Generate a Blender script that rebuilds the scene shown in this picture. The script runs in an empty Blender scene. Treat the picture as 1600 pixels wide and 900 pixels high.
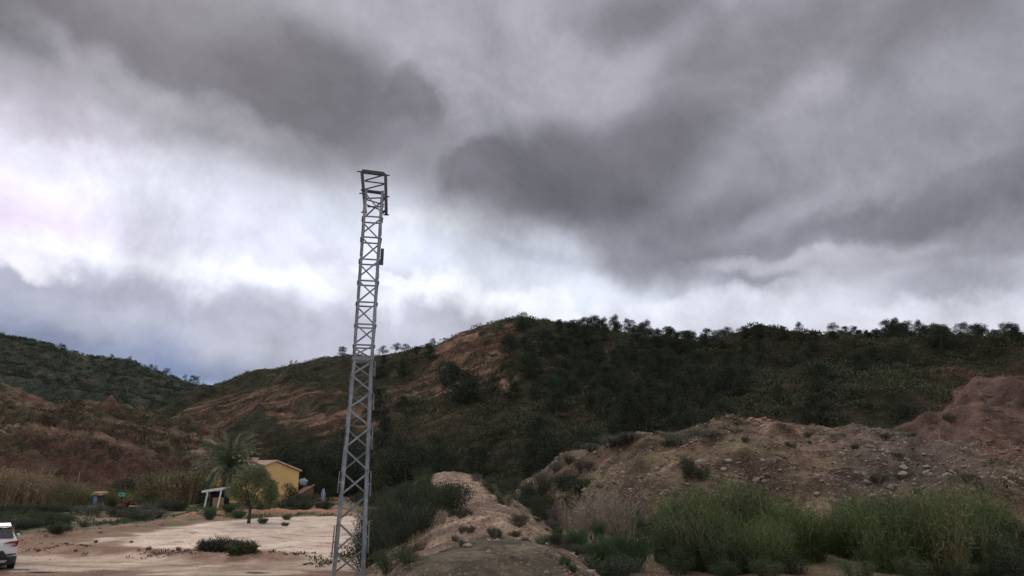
import bpy, bmesh, math
import numpy as np
from mathutils import Vector, Matrix, Euler
R = math.radians
rng = np.random.default_rng(11)
S = bpy.context.scene
C = S.collection

# ------------------------------------------------------------------ camera
CAMZ = 3.4; F = 1160.0; TH = R(13.8)
cam = bpy.data.cameras.new('camera'); camo = bpy.data.objects.new('camera', cam); C.objects.link(camo)
camo.location = (0, 0, CAMZ); camo.rotation_euler = (R(90) + TH, 0, 0)
cam.sensor_width = 36; cam.lens = 36 * F / 1600; cam.clip_end = 6000; cam.clip_start = 0.1
S.camera = camo
S.render.resolution_x = 1024; S.render.resolution_y = 576
S.view_settings.view_transform = 'Standard'; S.view_settings.look = 'None'
S.view_settings.exposure = 0.0; S.view_settings.gamma = 1.0

def ray(px, py):                       # direction through a point of the view, with y = 1
    dx = (px - 800) / F; dy = (450 - py) / F
    ry = math.cos(TH) - dy * math.sin(TH); rz = math.sin(TH) + dy * math.cos(TH)
    return dx / ry, rz / ry
def at(px, py, Y):
    a, b = ray(px, py); return (a * Y, Y, CAMZ + b * Y)
def atz(px, py, z=0.0):
    a, b = ray(px, py); Y = (z - CAMZ) / b; return (a * Y, Y, z)
def azel(px, py):
    a, b = ray(px, py); return math.atan2(a, 1), math.atan2(b, math.hypot(a, 1))

# ------------------------------------------------------------------ world: daylight under broken cloud
SUN_AZ, SUN_EL = R(-28), R(38)
W = bpy.data.worlds.new('World'); S.world = W; W.use_nodes = True
nt = W.node_tree; nt.nodes.clear()
def N(t, **k):
    n = nt.nodes.new(t)
    for a, b in k.items(): setattr(n, a, b)
    return n
def L(a, b): nt.links.new(a, b)
def wm(op, a, b=None, c=None):
    n = N('ShaderNodeMath', operation=op)
    for i, v in enumerate((a, b, c)):
        if v is None: continue
        if isinstance(v, (int, float)): n.inputs[i].default_value = v
        else: L(v, n.inputs[i])
    return n.outputs[0]
wout = N('ShaderNodeOutputWorld')
skyt = N('ShaderNodeTexSky', sky_type='NISHITA', sun_disc=False, sun_elevation=SUN_EL, sun_rotation=SUN_AZ % (2*math.pi))
bg_sky = N('ShaderNodeBackground'); bg_sky.inputs[1].default_value = 0.08; L(skyt.outputs[0], bg_sky.inputs[0])
tc = N('ShaderNodeTexCoord'); D = tc.outputs['Generated']
sep = N('ShaderNodeSeparateXYZ'); L(D, sep.inputs[0])
az = wm('ARCTAN2', sep.outputs[0], sep.outputs[1]); el = wm('ARCSINE', sep.outputs[2])
zc = wm('ADD', wm('MAXIMUM', sep.outputs[2], 0.0), 0.16)
cp = N('ShaderNodeCombineXYZ'); L(wm('DIVIDE', sep.outputs[0], zc), cp.inputs[0]); L(wm('DIVIDE', sep.outputs[1], zc), cp.inputs[1])
def noise(vec, scale, detail, rough=0.5, dist=0.0, off=None):
    if off:
        m = N('ShaderNodeMapping'); m.inputs['Location'].default_value = off; L(vec, m.inputs[0]); vec = m.outputs[0]
    n = N('ShaderNodeTexNoise'); n.inputs['Scale'].default_value = scale; n.inputs['Detail'].default_value = detail
    n.inputs['Roughness'].default_value = rough; n.inputs['Distortion'].default_value = dist; L(vec, n.inputs['Vector']); return n
ae = N('ShaderNodeCombineXYZ'); L(az, ae.inputs[0]); L(el, ae.inputs[1])
def warp(base, scale, amp, detail, off=None):
    n = noise(D, scale, detail, 0.6, 0, off)
    s = N('ShaderNodeVectorMath', operation='SUBTRACT'); L(n.outputs['Color'], s.inputs[0]); s.inputs[1].default_value = (.5, .5, .5)
    m = N('ShaderNodeVectorMath', operation='MULTIPLY'); L(s.outputs[0], m.inputs[0]); m.inputs[1].default_value = (amp, amp * .6, 0)
    a = N('ShaderNodeVectorMath', operation='ADD'); L(base, a.inputs[0]); L(m.outputs[0], a.inputs[1]); return a.outputs[0]
AE1 = warp(warp(ae.outputs[0], 2.6, 0.24, 3), 10, .075, 8, (7, 3, 1))
AE2 = warp(warp(ae.outputs[0], 5.0, 0.14, 3, (3, 1, 2)), 17.0, 0.10, 9, (1, 4, 2))
def lin(c): return tuple(((v/255+.055)/1.055)**2.4 if v > 10 else v/255/12.92 for v in c)
# blobs of cloud: px, py, rx, ry, tilt(deg, clockwise), inner edge, colour sRGB, opacity, ragged
BASE = (236, 234, 238)  # unseen sky overhead and behind, brightened to lift the light on the sand
# px, py, rx, ry, tilt(deg, clockwise), soft rim as a share of the radius, colour sRGB, opacity, ragged
BLOBS = [
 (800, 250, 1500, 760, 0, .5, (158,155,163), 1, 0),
 (0, 900, 2600, 420, 0, .3, (165,168,180), .9, 0),
 (1250, 480, 760, 90, 0, .9, (198,198,208), .95, 0),
 (220, 320, 560, 165, 0, .6, (216,217,232), 1, 0),
 (-40, 330, 230, 190, 0, .9, (228,208,228), .8, 0),
 (260, 300, 420, 40, 8, .8, (238,238,248), .8, 1),
 (90, 200, 190, 40, -6, .8, (170,163,174), .75, 1),
 (70, 255, 150, 26, -6, .8, (186,180,192), .6, 1),
 (480, 270, 230, 60, 12, .8, (206,206,218), .8, 0),
 (420, 330, 260, 30, 4, .8, (196,200,216), .6, 1),
 (730, 385, 300, 80, 10, .7, (228,232,245), 1, 0),
 (700, 350, 120, 22, 8, .7, (244,246,252), .9, 1),
 (930, 440, 230, 55, 5, .7, (224,228,240), .9, 0),
 (850, 400, 90, 16, 14, .7, (200,206,222), .6, 1),
 (120, 505, 350, 118, 4, .3, (236,236,246), .9, 1),
 (440, 520, 280, 106, 6, .3, (244,245,251), .95, 1),
 (60, 566, 420, 132, 4, .32, (184,184,200), .95, 1),
 (330, 588, 420, 134, 7, .28, (186,187,202), .95, 1),
 (250, 610, 420, 110, 7, .8, (150,153,175), .9, 0),
 (520, 578, 200, 122, 0, .4, (176,176,190), .95, 1),
 (716, 498, 128, 70, 4, .3, (242,243,249), .9, 1),
 (700, 524, 120, 62, 4, .4, (176,176,190), .95, 1),
 (620, 445, 60, 14, 10, .4, (232,234,242), .8, 1),
 (840, 482, 70, 34, 0, .35, (240,242,248), .9, 1),
 (905, 500, 110, 22, 8, .4, (240,242,247), .9, 1),
 (180, 475, 240, 30, 2, .9, (160,161,178), .6, 1),
 (200, 585, 360, 66, 8, .9, (92,112,150), 1, 0),
 (60, 545, 180, 20, 4, .9, (128,136,160), .7, 1),
 (330, 600, 120, 16, 8, .9, (172,184,204), .7, 0),
 (20, 410, 60, 24, 20, .5, (244,240,248), .9, 1),
 (1300, 300, 440, 190, -8, .8, (140,138,146), .9, 0),
 (1480, 200, 260, 170, 0, .9, (146,144,151), .8, 0),
 (1600, 330, 160, 120, 0, .9, (136,134,143), .7, 0),
 (780, 130, 190, 240, 8, .8, (164,161,170), .9, 0),
 (900, 120, 120, 100, 0, .8, (156,153,161), .7, 0),
 (330, 120, 520, 130, 10, .8, (140,138,145), .85, 0),
 (290, 75, 460, 100, 12, .7, (122,120,126), 1, 0),
 (510, 135, 200, 96, 8, .6, (106,103,109), 1, 0),
 (640, 155, 56, 56, 0, .6, (104,101,107), .8, 1),
 (100, 20, 330, 55, 4, .8, (102,99,105), .9, 0),
 (40, 110, 140, 46, -10, .9, (156,150,159), .6, 0),
 (170, 112, 140, 30, 20, .9, (150,146,154), .6, 1),
 (350, 205, 200, 34, 10, .8, (158,156,164), .6, 1),
 (600, 215, 90, 34, -10, .8, (124,121,129), .8, 1),
 (1010, 28, 150, 50, 10, .8, (116,113,119), .9, 0),
 (1330, 50, 260, 70, 0, .9, (120,117,123), .8, 0),
 (1160, 60, 120, 50, 0, .9, (150,147,154), .6, 0),
 (1235, 165, 130, 60, -35, .9, (170,166,173), .6, 0),
 (1110, 160, 320, 80, -32, .6, (126,123,129), .85, 0),
 (920, 290, 340, 130, -4, .8, (134,132,139), .85, 0),
 (890, 275, 240, 88, 0, .6, (110,107,113), 1, 0),
 (905, 318, 140, 60, 8, .7, (97,95,101), .9, 0),
 (1010, 240, 160, 62, -18, .7, (104,101,107), .9, 0),
 (760, 260, 90, 44, -20, .5, (112,109,116), .9, 1),
 (1090, 392, 210, 60, 0, .5, (118,116,124), .95, 0),
 (1290, 325, 250, 32, -10, .9, (162,160,169), .55, 1),
 (1200, 270, 140, 34, -25, .9, (154,152,160), .5, 0),
 (1400, 350, 230, 30, -4, .7, (118,116,124), .85, 1),
 (1500, 290, 150, 22, -12, .8, (124,122,130), .6, 1),
 (1480, 452, 140, 26, 3, .6, (146,145,156), .85, 1),
 (1150, 437, 60, 12, 0, .7, (136,135,147), .8, 1),
 (1500, 500, 280, 28, 0, .8, (212,211,220), .8, 0),
 (1250, 415, 200, 16, 3, .8, (176,175,184), .7, 1),
 (1060, 470, 160, 18, 4, .8, (226,227,236), .7, 1),
 (1300, 492, 620, 46, 0, .9, (208,208,218), .85, 1),
 (1480, 455, 120, 22, 3, .7, (152,151,162), .7, 1),
 (260, 330, 420, 60, 4, .9, (226,226,240), .6, 1),
]
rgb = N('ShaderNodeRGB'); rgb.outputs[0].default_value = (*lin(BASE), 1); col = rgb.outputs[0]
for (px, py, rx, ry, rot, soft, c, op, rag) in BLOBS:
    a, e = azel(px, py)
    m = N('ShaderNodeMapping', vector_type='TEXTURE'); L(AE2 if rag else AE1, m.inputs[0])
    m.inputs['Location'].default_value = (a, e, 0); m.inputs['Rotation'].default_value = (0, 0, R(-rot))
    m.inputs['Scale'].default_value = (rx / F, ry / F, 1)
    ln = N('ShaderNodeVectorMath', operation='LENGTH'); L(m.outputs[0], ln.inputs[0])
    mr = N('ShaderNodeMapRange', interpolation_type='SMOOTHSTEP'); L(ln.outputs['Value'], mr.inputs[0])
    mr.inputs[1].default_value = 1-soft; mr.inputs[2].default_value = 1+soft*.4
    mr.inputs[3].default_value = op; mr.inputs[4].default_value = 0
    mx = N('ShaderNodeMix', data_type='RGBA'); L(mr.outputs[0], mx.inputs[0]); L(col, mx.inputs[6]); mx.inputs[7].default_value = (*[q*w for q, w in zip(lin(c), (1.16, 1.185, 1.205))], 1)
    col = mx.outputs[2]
# billow and wisp detail on a cloud layer overhead
n1 = noise(cp.outputs[0], 0.8, 10, 0.55, 0.2); n2 = noise(D, 5.5, 12, 0.62, 0.35, (5, 2, 1)); n3 = noise(D, 19.0, 10, 0.62, 0.25, (2, 7, 1))
det = wm('ADD', wm('MULTIPLY', wm('SUBTRACT', n1.outputs[0], .5), .7), wm('ADD', wm('MULTIPLY', wm('SUBTRACT', n2.outputs[0], .5), 1.25), wm('MULTIPLY', wm('SUBTRACT', n3.outputs[0], .5), .36)))
gain = wm('MAXIMUM', wm('ADD', det, 1.0), 0.4)
vm = N('ShaderNodeVectorMath', operation='SCALE'); L(col, vm.inputs[0]); L(gain, vm.inputs['Scale'])
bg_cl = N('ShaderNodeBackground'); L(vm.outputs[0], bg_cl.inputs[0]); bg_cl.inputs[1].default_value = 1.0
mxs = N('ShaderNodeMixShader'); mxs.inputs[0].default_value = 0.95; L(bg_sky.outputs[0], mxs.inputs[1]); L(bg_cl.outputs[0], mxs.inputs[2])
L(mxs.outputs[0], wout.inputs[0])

sl = bpy.data.lights.new('sun', 'SUN'); sl.energy = 1.1; sl.angle = R(30); sl.color = (1, .95, .88)
so = bpy.data.objects.new('sun', sl); C.objects.link(so)
so.rotation_euler = Euler((R(90) - SUN_EL, 0, R(180) + (-SUN_AZ) ), 'XYZ')
dirv = Vector((math.sin(SUN_AZ)*math.cos(SUN_EL), math.cos(SUN_AZ)*math.cos(SUN_EL), math.sin(SUN_EL)))
so.rotation_euler = dirv.to_track_quat('Z', 'Y').to_euler(); so.location = dirv * 60

# ------------------------------------------------------------------ helpers
def tag(o, label=None, cat=None, group=None, kind=None):
    if label: o['label'] = label
    if cat: o['category'] = cat
    if group: o['group'] = group
    if kind: o['kind'] = kind
    return o
def empty(name, loc=(0, 0, 0), rz=0.0):
    o = bpy.data.objects.new(name, None); C.objects.link(o); o.location = loc; o.rotation_euler = (0, 0, rz); o.empty_display_size = .3; return o
def meshobj(name, V, Fc, m, parent=None, smooth=False, col=None, link=True):
    V = np.asarray(V, dtype=np.float32); me = bpy.data.meshes.new(name)
    if isinstance(Fc, np.ndarray):
        k = Fc.shape[1]; nf = len(Fc)
        me.vertices.add(len(V)); me.vertices.foreach_set('co', V.ravel())
        me.loops.add(nf * k); me.loops.foreach_set('vertex_index', Fc.astype(np.int32).ravel())
        me.polygons.add(nf); me.polygons.foreach_set('loop_start', np.arange(0, nf * k, k, dtype=np.int32))
        me.update(calc_edges=True)
    else:
        me.from_pydata([tuple(map(float, v)) for v in V], [], Fc); me.update()
    if smooth: me.polygons.foreach_set('use_smooth', [True] * len(me.polygons))
    if col is not None:
        ca = me.color_attributes.new('Col', 'FLOAT_COLOR', 'POINT')
        c4 = np.ones((len(V), 4), dtype=np.float32); c4[:, :3] = col; ca.data.foreach_set('color', c4.ravel())
    if m: me.materials.append(m)
    o = bpy.data.objects.new(name, me)
    if link: C.objects.link(o)
    o.parent = parent
    return o
class MB:                              # collects faces for one mesh
    def __init__(s): s.v = []; s.f = []
    def add(s, v, f):
        b = len(s.v); s.v += [tuple(p) for p in v]; s.f += [tuple(i + b for i in q) for q in f]; return s
    def box(s, c, sz, rot=None):
        M = rot.to_matrix() if rot else Matrix.Identity(3); h = [q / 2 for q in sz]
        vs = [M @ Vector((x*h[0], y*h[1], z*h[2])) + Vector(c) for x in (-1, 1) for y in (-1, 1) for z in (-1, 1)]
        return s.add(vs, [(0,1,3,2),(4,6,7,5),(0,4,5,1),(2,3,7,6),(0,2,6,4),(1,5,7,3)])
    def bar(s, a, b, w, h, up=(0, 0, 1)):     # square bar from a to b
        a = Vector(a); b = Vector(b); d = (b - a).normalized(); u = Vector(up)
        if abs(d.dot(u)) > .95: u = Vector((0, 1, 0))
        x = d.cross(u).normalized() * w / 2; y = d.cross(x).normalized() * h / 2
        vs = [p + q for p in (a, b) for q in (-x-y, x-y, x+y, -x+y)]
        return s.add(vs, [(3,2,1,0),(4,5,6,7),(0,1,5,4),(1,2,6,5),(2,3,7,6),(3,0,4,7)])
    def tube(s, pts, rad, n=8, cap=True):
        pts = [Vector(p) for p in pts]; rings = []; vs = []; fs = []
        for i, p in enumerate(pts):
            d = (pts[min(i+1, len(pts)-1)] - pts[max(i-1, 0)]).normalized()
            u = Vector((1, 0, 0)) if abs(d.x) < .8 else Vector((0, 1, 0))
            x = d.cross(u).normalized(); y = d.cross(x)
            for k in range(n):
                t = 2*math.pi*k/n; vs.append(p + (x*math.cos(t) + y*math.sin(t)) * rad[i])
        for i in range(len(pts)-1):
            for k in range(n): fs.append((i*n+k, i*n+(k+1)%n, (i+1)*n+(k+1)%n, (i+1)*n+k))
        if cap: fs.append(tuple(range(n))[::-1]); fs.append(tuple(range((len(pts)-1)*n, len(pts)*n)))
        return s.add(vs, fs)
    def build(s, name, m, parent=None, smooth=False): return meshobj(name, s.v, s.f, m, parent, smooth)
def copy_thing(o):
    c = o.copy(); C.objects.link(c)
    for ch in kids.get(o.name, []):
        d = ch.copy(); C.objects.link(d); d.parent = c
    return c
kids = {}
def bevel(o, w=.01, seg=2):
    m = o.modifiers.new('bevel', 'BEVEL'); m.width = w; m.segments = seg; m.limit_method = 'ANGLE'

# ------------------------------------------------------------------ numeric noise
def _h(ix, iy, seed):
    h = (ix.astype(np.int64) * 374761393 + iy.astype(np.int64) * 668265263 + seed * 1442695041) & 0xffffffff
    h = ((h ^ (h >> 13)) * 1274126177) & 0xffffffff; h = h ^ (h >> 16)
    return (h & 0xffff) / 65535.0
def vn(x, y, seed=0):
    x = np.asarray(x, float); y = np.asarray(y, float)
    ix = np.floor(x); iy = np.floor(y); fx = x-ix; fy = y-iy
    fx = fx*fx*fx*(fx*(fx*6-15)+10); fy = fy*fy*fy*(fy*(fy*6-15)+10)
    a = _h(ix, iy, seed); b = _h(ix+1, iy, seed); c = _h(ix, iy+1, seed); d = _h(ix+1, iy+1, seed)
    return (a*(1-fx)+b*fx)*(1-fy) + (c*(1-fx)+d*fx)*fy
def fbm(x, y, o=4, seed=0, g=.5):
    s = 0; a = 1; t = 0
    for i in range(o):
        s = s + a * (vn(x*2**i + 17.3*i, y*2**i - 9.1*i, seed+i) - .5); t += a; a *= g
    return s / t * 2
def ridg(x, y, o=4, seed=0):
    s = 0; a = 1; t = 0
    for i in range(o):
        s = s + a * (1 - np.abs(vn(x*2**i+5.7*i, y*2**i+3.1*i, seed+i)*2-1)); t += a; a *= .5
    return s / t
def sm(x, a, b):
    t = np.clip((x-a)/(b-a), 0, 1); return t*t*(3-2*t)

# ------------------------------------------------------------------ land forms: contour lines in the world joined by slopes
def line(pts, Y=None):                 # (px, py, Y) -> arrays a, Y, z
    out = []
    for p in pts:
        w = at(p[0], p[1], p[2]); out.append((w[0]/w[1], w[1], w[2]))
    return np.array(sorted(out))
def loft(lines):
    def f(x, y):
        a = x / np.maximum(y, 1e-3)
        Ys = [np.interp(a, l[:, 0], l[:, 1]) for l in lines]; Zs = [np.interp(a, l[:, 0], l[:, 2]) for l in lines]
        z = np.full(np.shape(a), -1e3) * 1.0
        z = np.where(y <= Ys[0], Zs[0] - (Ys[0]-y)*.3, z)
        for k in range(len(lines)-1):
            y0, y1, z0, z1 = Ys[k], Ys[k+1], Zs[k], Zs[k+1]
            t = np.clip((y-y0)/(y1-y0), 0, 1)
            # hermite with slopes from neighbours
            def slope(i):
                lo = max(i-1, 0); hi = min(i+1, len(lines)-1); return (Zs[hi]-Zs[lo])/(Ys[hi]-Ys[lo])
            m0 = slope(k)*(y1-y0)*.6; m1 = slope(k+1)*(y1-y0)*.6
            zz = (2*t**3-3*t**2+1)*z0 + (t**3-2*t**2+t)*m0 + (-2*t**3+3*t**2)*z1 + (t**3-t**2)*m1
            z = np.where((y > y0) & (y <= y1), zz, z)
        z = np.where(y > Ys[-1], Zs[-1] - (y-Ys[-1])*.2, z)
        return z
    return f
def off(l, Y=None, dY=0, z=None, k=None, dz=0):
    l = l.copy()
    if k is not None: l[:, 2] = l[:, 2]*k
    if z is not None: l[:, 2] = z
    l[:, 2] += dz
    if Y is not None: l[:, 1] = Y
    l[:, 1] += dY; return l

# far hill
far_c = line([(-500,455,560),(-200,500,500),(0,529,470),(60,540,460),(140,562,450),(205,565,440),(225,575,440),(280,594,430),(320,607,425),(360,640,420),(430,690,410),(520,730,400)])
_far = loft([off(far_c, Y=255, z=2), off(far_c, Y=340, k=.52), far_c, off(far_c, dY=220, k=.5)])
def far_z(x, y):
    z = _far(x, y); a = sm(z, 2, 20)
    return z + a * (ridg(x/70, y/70, 4, 3)-.5) * 9 * sm(np.abs(y - np.interp(x/y, far_c[:,0], far_c[:,1])), 4, 60) + a*fbm(x/14, y/14, 3, 5)*1.0
# main hill
main_c = line([(60,745,190),(150,700,215),(230,655,240),(270,636,262),(300,620,275),(335,606,285),(400,586,285),(450,573,280),(500,562,275),(545,558,270),(590,559,262),(640,552,255),(680,542,250),(700,533,245),(720,522,242),(760,509,240),(800,502,240),(830,502,240),(860,507,240),(900,514,240),(940,524,238),(975,530,236),(1010,537,232),(1050,542,226),(1100,541,218),(1200,537,208),(1300,535,200),(1400,533,192),(1500,535,186),(1600,540,182),(1800,550,175),(2300,570,170)])
toeY = np.interp(main_c[:, 0], [-.7, -.4, -.2, 0, .1, .3, .7], [150, 112, 104, 100, 84, 74, 72])
m0 = main_c.copy(); m0[:, 1] = toeY; m0[:, 2] = np.interp(main_c[:, 0], [-.4, 0, .2, .5], [-.4, 0, 2.2, 4.5])
def between(l0, l1, t, kz):
    l = l0.copy(); l[:, 1] = l0[:, 1]*(1-t)+l1[:, 1]*t; l[:, 2] = l0[:, 2]*(1-kz)+l1[:, 2]*kz; return l
_main = loft([m0, between(m0, main_c, .3, .27), between(m0, main_c, .65, .66), main_c, off(main_c, dY=150, k=.55)])
def crestY(x, y): return np.interp(x/np.maximum(y, 1), main_c[:, 0], main_c[:, 1])
def main_z(x, y):
    z = _main(x, y); cy = crestY(x, y); ty = np.interp(x/np.maximum(y, 1), main_c[:, 0], toeY)
    a = sm(y, ty, ty+40) * sm(np.abs(y-cy), 2, 34)
    # spurs running down towards the lower left
    u = (x*.80 + y*.6)/34 + fbm(x/60, y/60, 2, 8)*.5; v = (-x*.6 + y*.8)/90
    z = z + a*((ridg(u, v, 3, 21)-.55)*15 + (ridg(x/22, y/22, 3, 31)-.5)*3.0)
    rk = rockm(x, y)
    st = (z - x*.30 + fbm(x/20, y/20, 2, 4)*1.5) / 2.1
    ter = (np.floor(st) + sm(st-np.floor(st), .15, .95) - st)*2.1
    s2 = (z - x*.34)/.8; t2 = (np.floor(s2)+sm(s2-np.floor(s2), .3, .9)-s2)*.8
    lf = .35*(1-sm(x/np.maximum(y, 1), -.16, -.05))
    z = z + np.maximum(rk, lf)*(ter*1.5+t2*1.1)*sm(np.abs(y-cy), .5, 14) + fbm(x/5, y/5, 3, 6)*.45
    return z
ROCKS = [(735,548,74,34,.42,1),(715,592,56,30,.48,1),(650,620,44,26,.30,1),(430,665,60,12,.2,.8),(680,640,16,9,.3,.8),(470,678,70,17,.16,.9),(560,672,45,14,.17,.9),(395,650,90,20,.25,.7),(480,640,60,14,.3,.6),(530,618,50,10,.3,.5),(345,665,70,16,.2,.8),(865,560,22,20,.5,.5),(600,600,30,14,.3,.5),(790,530,25,16,.6,.6),(640,690,60,10,.2,.5),(700,670,40,10,.2,.4),(825,630,12,34,.3,.5),(850,585,10,30,.4,.45),(965,545,30,10,.6,.4)]
def pxpy(x, y, z):                     # direction of a world point, used only to lay out where outcrops lie on the slope
    yy = np.maximum(y, .1); rx = x/yy; rz = (z-CAMZ)/yy
    c, s = math.cos(TH), math.sin(TH)
    dep = c + rz*s; up = -s + rz*c
    return 800 + F*rx/dep, 450 - F*up/dep
def rockm(x, y):
    key = (np.shape(x), float(np.ravel(x)[0]), float(np.ravel(y)[-1])) if np.size(x) > 1000 else None
    if key and key in _rc: return _rc[key]
    m = _rockm(x, y)
    if key: _rc[key] = m
    return m
_rc = {}
def _rockm(x, y):
    z = _main(x, y); px, py = pxpy(x, y, z); m = np.zeros(np.shape(x)); wv = fbm(x/7, y/7, 4, 77)
    for (cx, cy, rx, ry, tl, op) in ROCKS:
        dx = px-cx; dy = (py-cy) + dx*tl*.4
        r = np.sqrt((dx/rx)**2 + (dy/ry)**2)*1.0
        m = np.maximum(m, op*sm(1.25 - r + wv*.7, 0, .45))
    return m
# red rocky hill at the left
rock_c = line([(-700,520,150),(-300,560,140),(-150,585,130),(0,605,120),(40,622,118),(80,636,118),(130,634,119),(170,640,121),(210,646,123),(250,662,124),(300,674,126),(340,692,126),(380,722,124),(430,755,122),(480,800,120)])
r0 = off(rock_c, Y=84, z=-.6)
_rock = loft([r0, between(r0, rock_c, .18, .36), between(r0, rock_c, .55, .72), rock_c, off(rock_c, dY=50, k=.5), off(rock_c, dY=110, z=-3)])
def rock_z(x, y):
    z = _rock(x, y); cy = np.interp(x/np.maximum(y, 1), rock_c[:, 0], rock_c[:, 1]); a = sm(z, 0, 4)
    n = (ridg((x*.9+y*.5)/17, (y*.9-x*.4)/26, 4, 41)-.55)*7.5*sm(np.abs(y-cy), 1, 14)
    z = z + a*n
    st = (z + x*.20 + (y*.05) + fbm(x/13, y/13, 3, 44)*2.2)/1.35
    ter = (np.floor(st) + sm(st-np.floor(st), .2, .9) - st)*1.35
    s2 = (z + x*.16 + fbm(x/6, y/6, 2, 47)*.8)/.55; t2 = (np.floor(s2) + sm(s2-np.floor(s2), .3, .9) - s2)*.55
    return z + a*(ter*1.7 + t2*1.3 + fbm(x/3, y/3, 4, 46)*.9 + (ridg(x/4.5, y/6, 3, 48)-.5)*2.2)
# gravel mound at the right and the red bank behind it
mc = line([(760,790,56),(800,765,55),(845,742,52),(880,718,50),(930,696,48),(985,679,48),(1045,681,48),(1100,672,48),(1165,659,50),(1200,657,50),(1240,664,50),(1300,672,50),(1400,679,52),(1500,694,50),(1600,708,48),(1800,715,46),(2200,715,46)])
mt = mc.copy(); mt[:, 1] = np.interp(mt[:, 0], [-.03, .05, .13, .22, .35, .7], [48, 43, 34, 28, 25, 23]); mt[:, 2] = .7
mb = mc.copy(); mb[:, 1] += 9; mb[:, 2] -= np.interp(mb[:, 0], [0, .3, .5], [1.2, .8, .2])
mk = line([(760,800,92),(1000,735,92),(1250,712,92),(1330,690,88),(1390,670,84),(1430,657,88),(1470,638,94),(1500,620,100),(1530,608,104),(1570,606,106),(1600,610,106),(1700,602,106),(2200,600,106)])
mk2 = np.array([(a, np.interp(a, mk[:,0], mk[:,1]), np.interp(a, mk[:,0], mk[:,2])) for a in mc[:, 0]] + [tuple(q) for q in mk]); mk2 = mk2[mk2[:,0].argsort()]
_mound = loft([mt, between(mt, mc, .45, .58), mc, mb, mk2, off(mk2, dY=22, k=.8)])
def mound_z(x, y):
    z = _mound(x, y); a = sm(z, .6, 2.2)
    n = fbm(x/6, y/6, 3, 52)*.8 + fbm(x/1.7, y/1.7, 5, 53)*.75 + (ridg(x/2.3, y/3.5, 3, 54)-1.1)*.4 + (ridg((x+y*.3)/5, y/9, 2, 57)-.5)*.8
    rb = sm(y, 64, 74)*sm(x/y, .48, .56)
    st = (z - x*.06 + fbm(x/9, y/9, 3, 58)*1.2)/1.5; ter = (np.floor(st)+sm(st-np.floor(st), .25, .9)-st)*1.5
    cy = np.interp(x/np.maximum(y, 1), mc[:, 0], mc[:, 1])
    return z + a*(n*(.5+.5*sm(np.abs(y-cy), 0, 6)) + rb*ter*.8 + rb*(ridg(x/8, y/8, 3, 59)-.5)*3)
# dirt ridge with the path on its top
rl = np.array([at(760,868,8.0)[:2]+(1.75,), at(762,862,11.5)[:2]+(1.95,), at(755,850,15)[:2]+(1.93,), at(752,822,19)[:2]+(1.72,), at(752,800,28)[:2]+(1.88,), at(738,772,40)[:2]+(2.25,), at(715,752,54)[:2]+(2.7,), at(703,742,66)[:2]+(3.1,), at(700,742,72)[:2]+(2.9,), at(690,760,84)[:2]+(.4,)])
def ridge_z(x, y):
    cx = np.interp(y, rl[:, 1], rl[:, 0]); cz = np.interp(y, rl[:, 1], rl[:, 2])
    hw = np.interp(y, [8, 12, 18, 30, 60], [1.0, 1.1, .55, .75, 1.35]); dx = x - cx + fbm(x/2.2, y/2.2, 3, 61)*.5
    e = np.maximum(np.abs(dx) - hw, 0); drop = np.where(dx < 0, .62, .48)*e
    drop = drop - .25*np.minimum(e, .5)
    z = cz - drop - .12*(dx/hw)**2*(np.abs(dx) < hw) - .12*(np.abs(dx) >= hw)
    bump = .22*np.exp(-((y-13.5)/2.2)**2)*np.exp(-(dx/1.5)**2)
    return z + bump + fbm(x/1.3, y/1.3, 5, 62)*.2 + ridg(x/.9, y/1.6, 3, 64)*.14 + (ridg((x+y)/2.6, y/4, 2, 63)-.5)*.3*sm(e, 0, .5)
def ground_z(x, y):
    r = np.hypot(x, y)
    plate = sm(x + (y-20)*.06, -2.5, 3.0)*1.0*(1-sm(y, 70, 120)) + 1.4*sm(x, -8, -3)*(1-sm(r, 5, 11))
    z = plate + fbm(x/9, y/9, 3, 71)*.10*(1-sm(r, 300, 600)) + fbm(x/1.5, y/1.5, 3, 72)*(.035 + .10*sm(x, -3, 2))*(1-sm(r, 80, 150))
    # low earth bank left of the track and the one behind the plot
    for (p, w, h) in BANKS:
        d = segdist(x, y, p) + fbm(x/2, y/2, 2, 73)*.25*w
        z = z + h*(1-sm(d, 0, w))*(1+.5*fbm(x/.8, y/.8, 3, 74))
    return z
def segdist(x, y, P):
    d = np.full(np.shape(x), 1e9)
    for (x0, y0), (x1, y1) in zip(P[:-1], P[1:]):
        vx, vy = x1-x0, y1-y0; t = np.clip(((x-x0)*vx+(y-y0)*vy)/(vx*vx+vy*vy), 0, 1)
        d = np.minimum(d, np.hypot(x-x0-t*vx, y-y0-t*vy))
    return d
g2 = lambda *P: [atz(a, b)[:2] for a, b in P]
BANKS = [(g2((40,856),(150,862),(240,866),(330,872),(400,876),(440,873)), 1.4, .24),
         (g2((-60,850),(60,843),(150,832),(260,816),(310,806)), 1.2, .18),
         (g2((300,806),(360,803),(430,800),(510,801),(560,806)), 1.4, .30)]
def top_z(x, y):
    x = np.asarray(x, float); y = np.asarray(y, float)
    sh_ = x.shape; x = x.ravel(); y = y.ravel(); z = ground_z(x, y)
    for f, k in ((ridge_z2, (y < 86) & (np.abs(x) < 20)), (mound_z, (x/y > -.1) & (y > 21) & (y < 135)), (main_z, (y > 68)), (rock_z, (y > 82) & (x/y < -.15)), (far_z, y > 250)):
        if k.any(): z[k] = np.maximum(z[k], f(x[k], y[k]))
    return z.reshape(sh_)
def ridge_z2(x, y): return np.where((y > 7.5) & (y < 86), ridge_z(x, y), -50)

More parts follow.
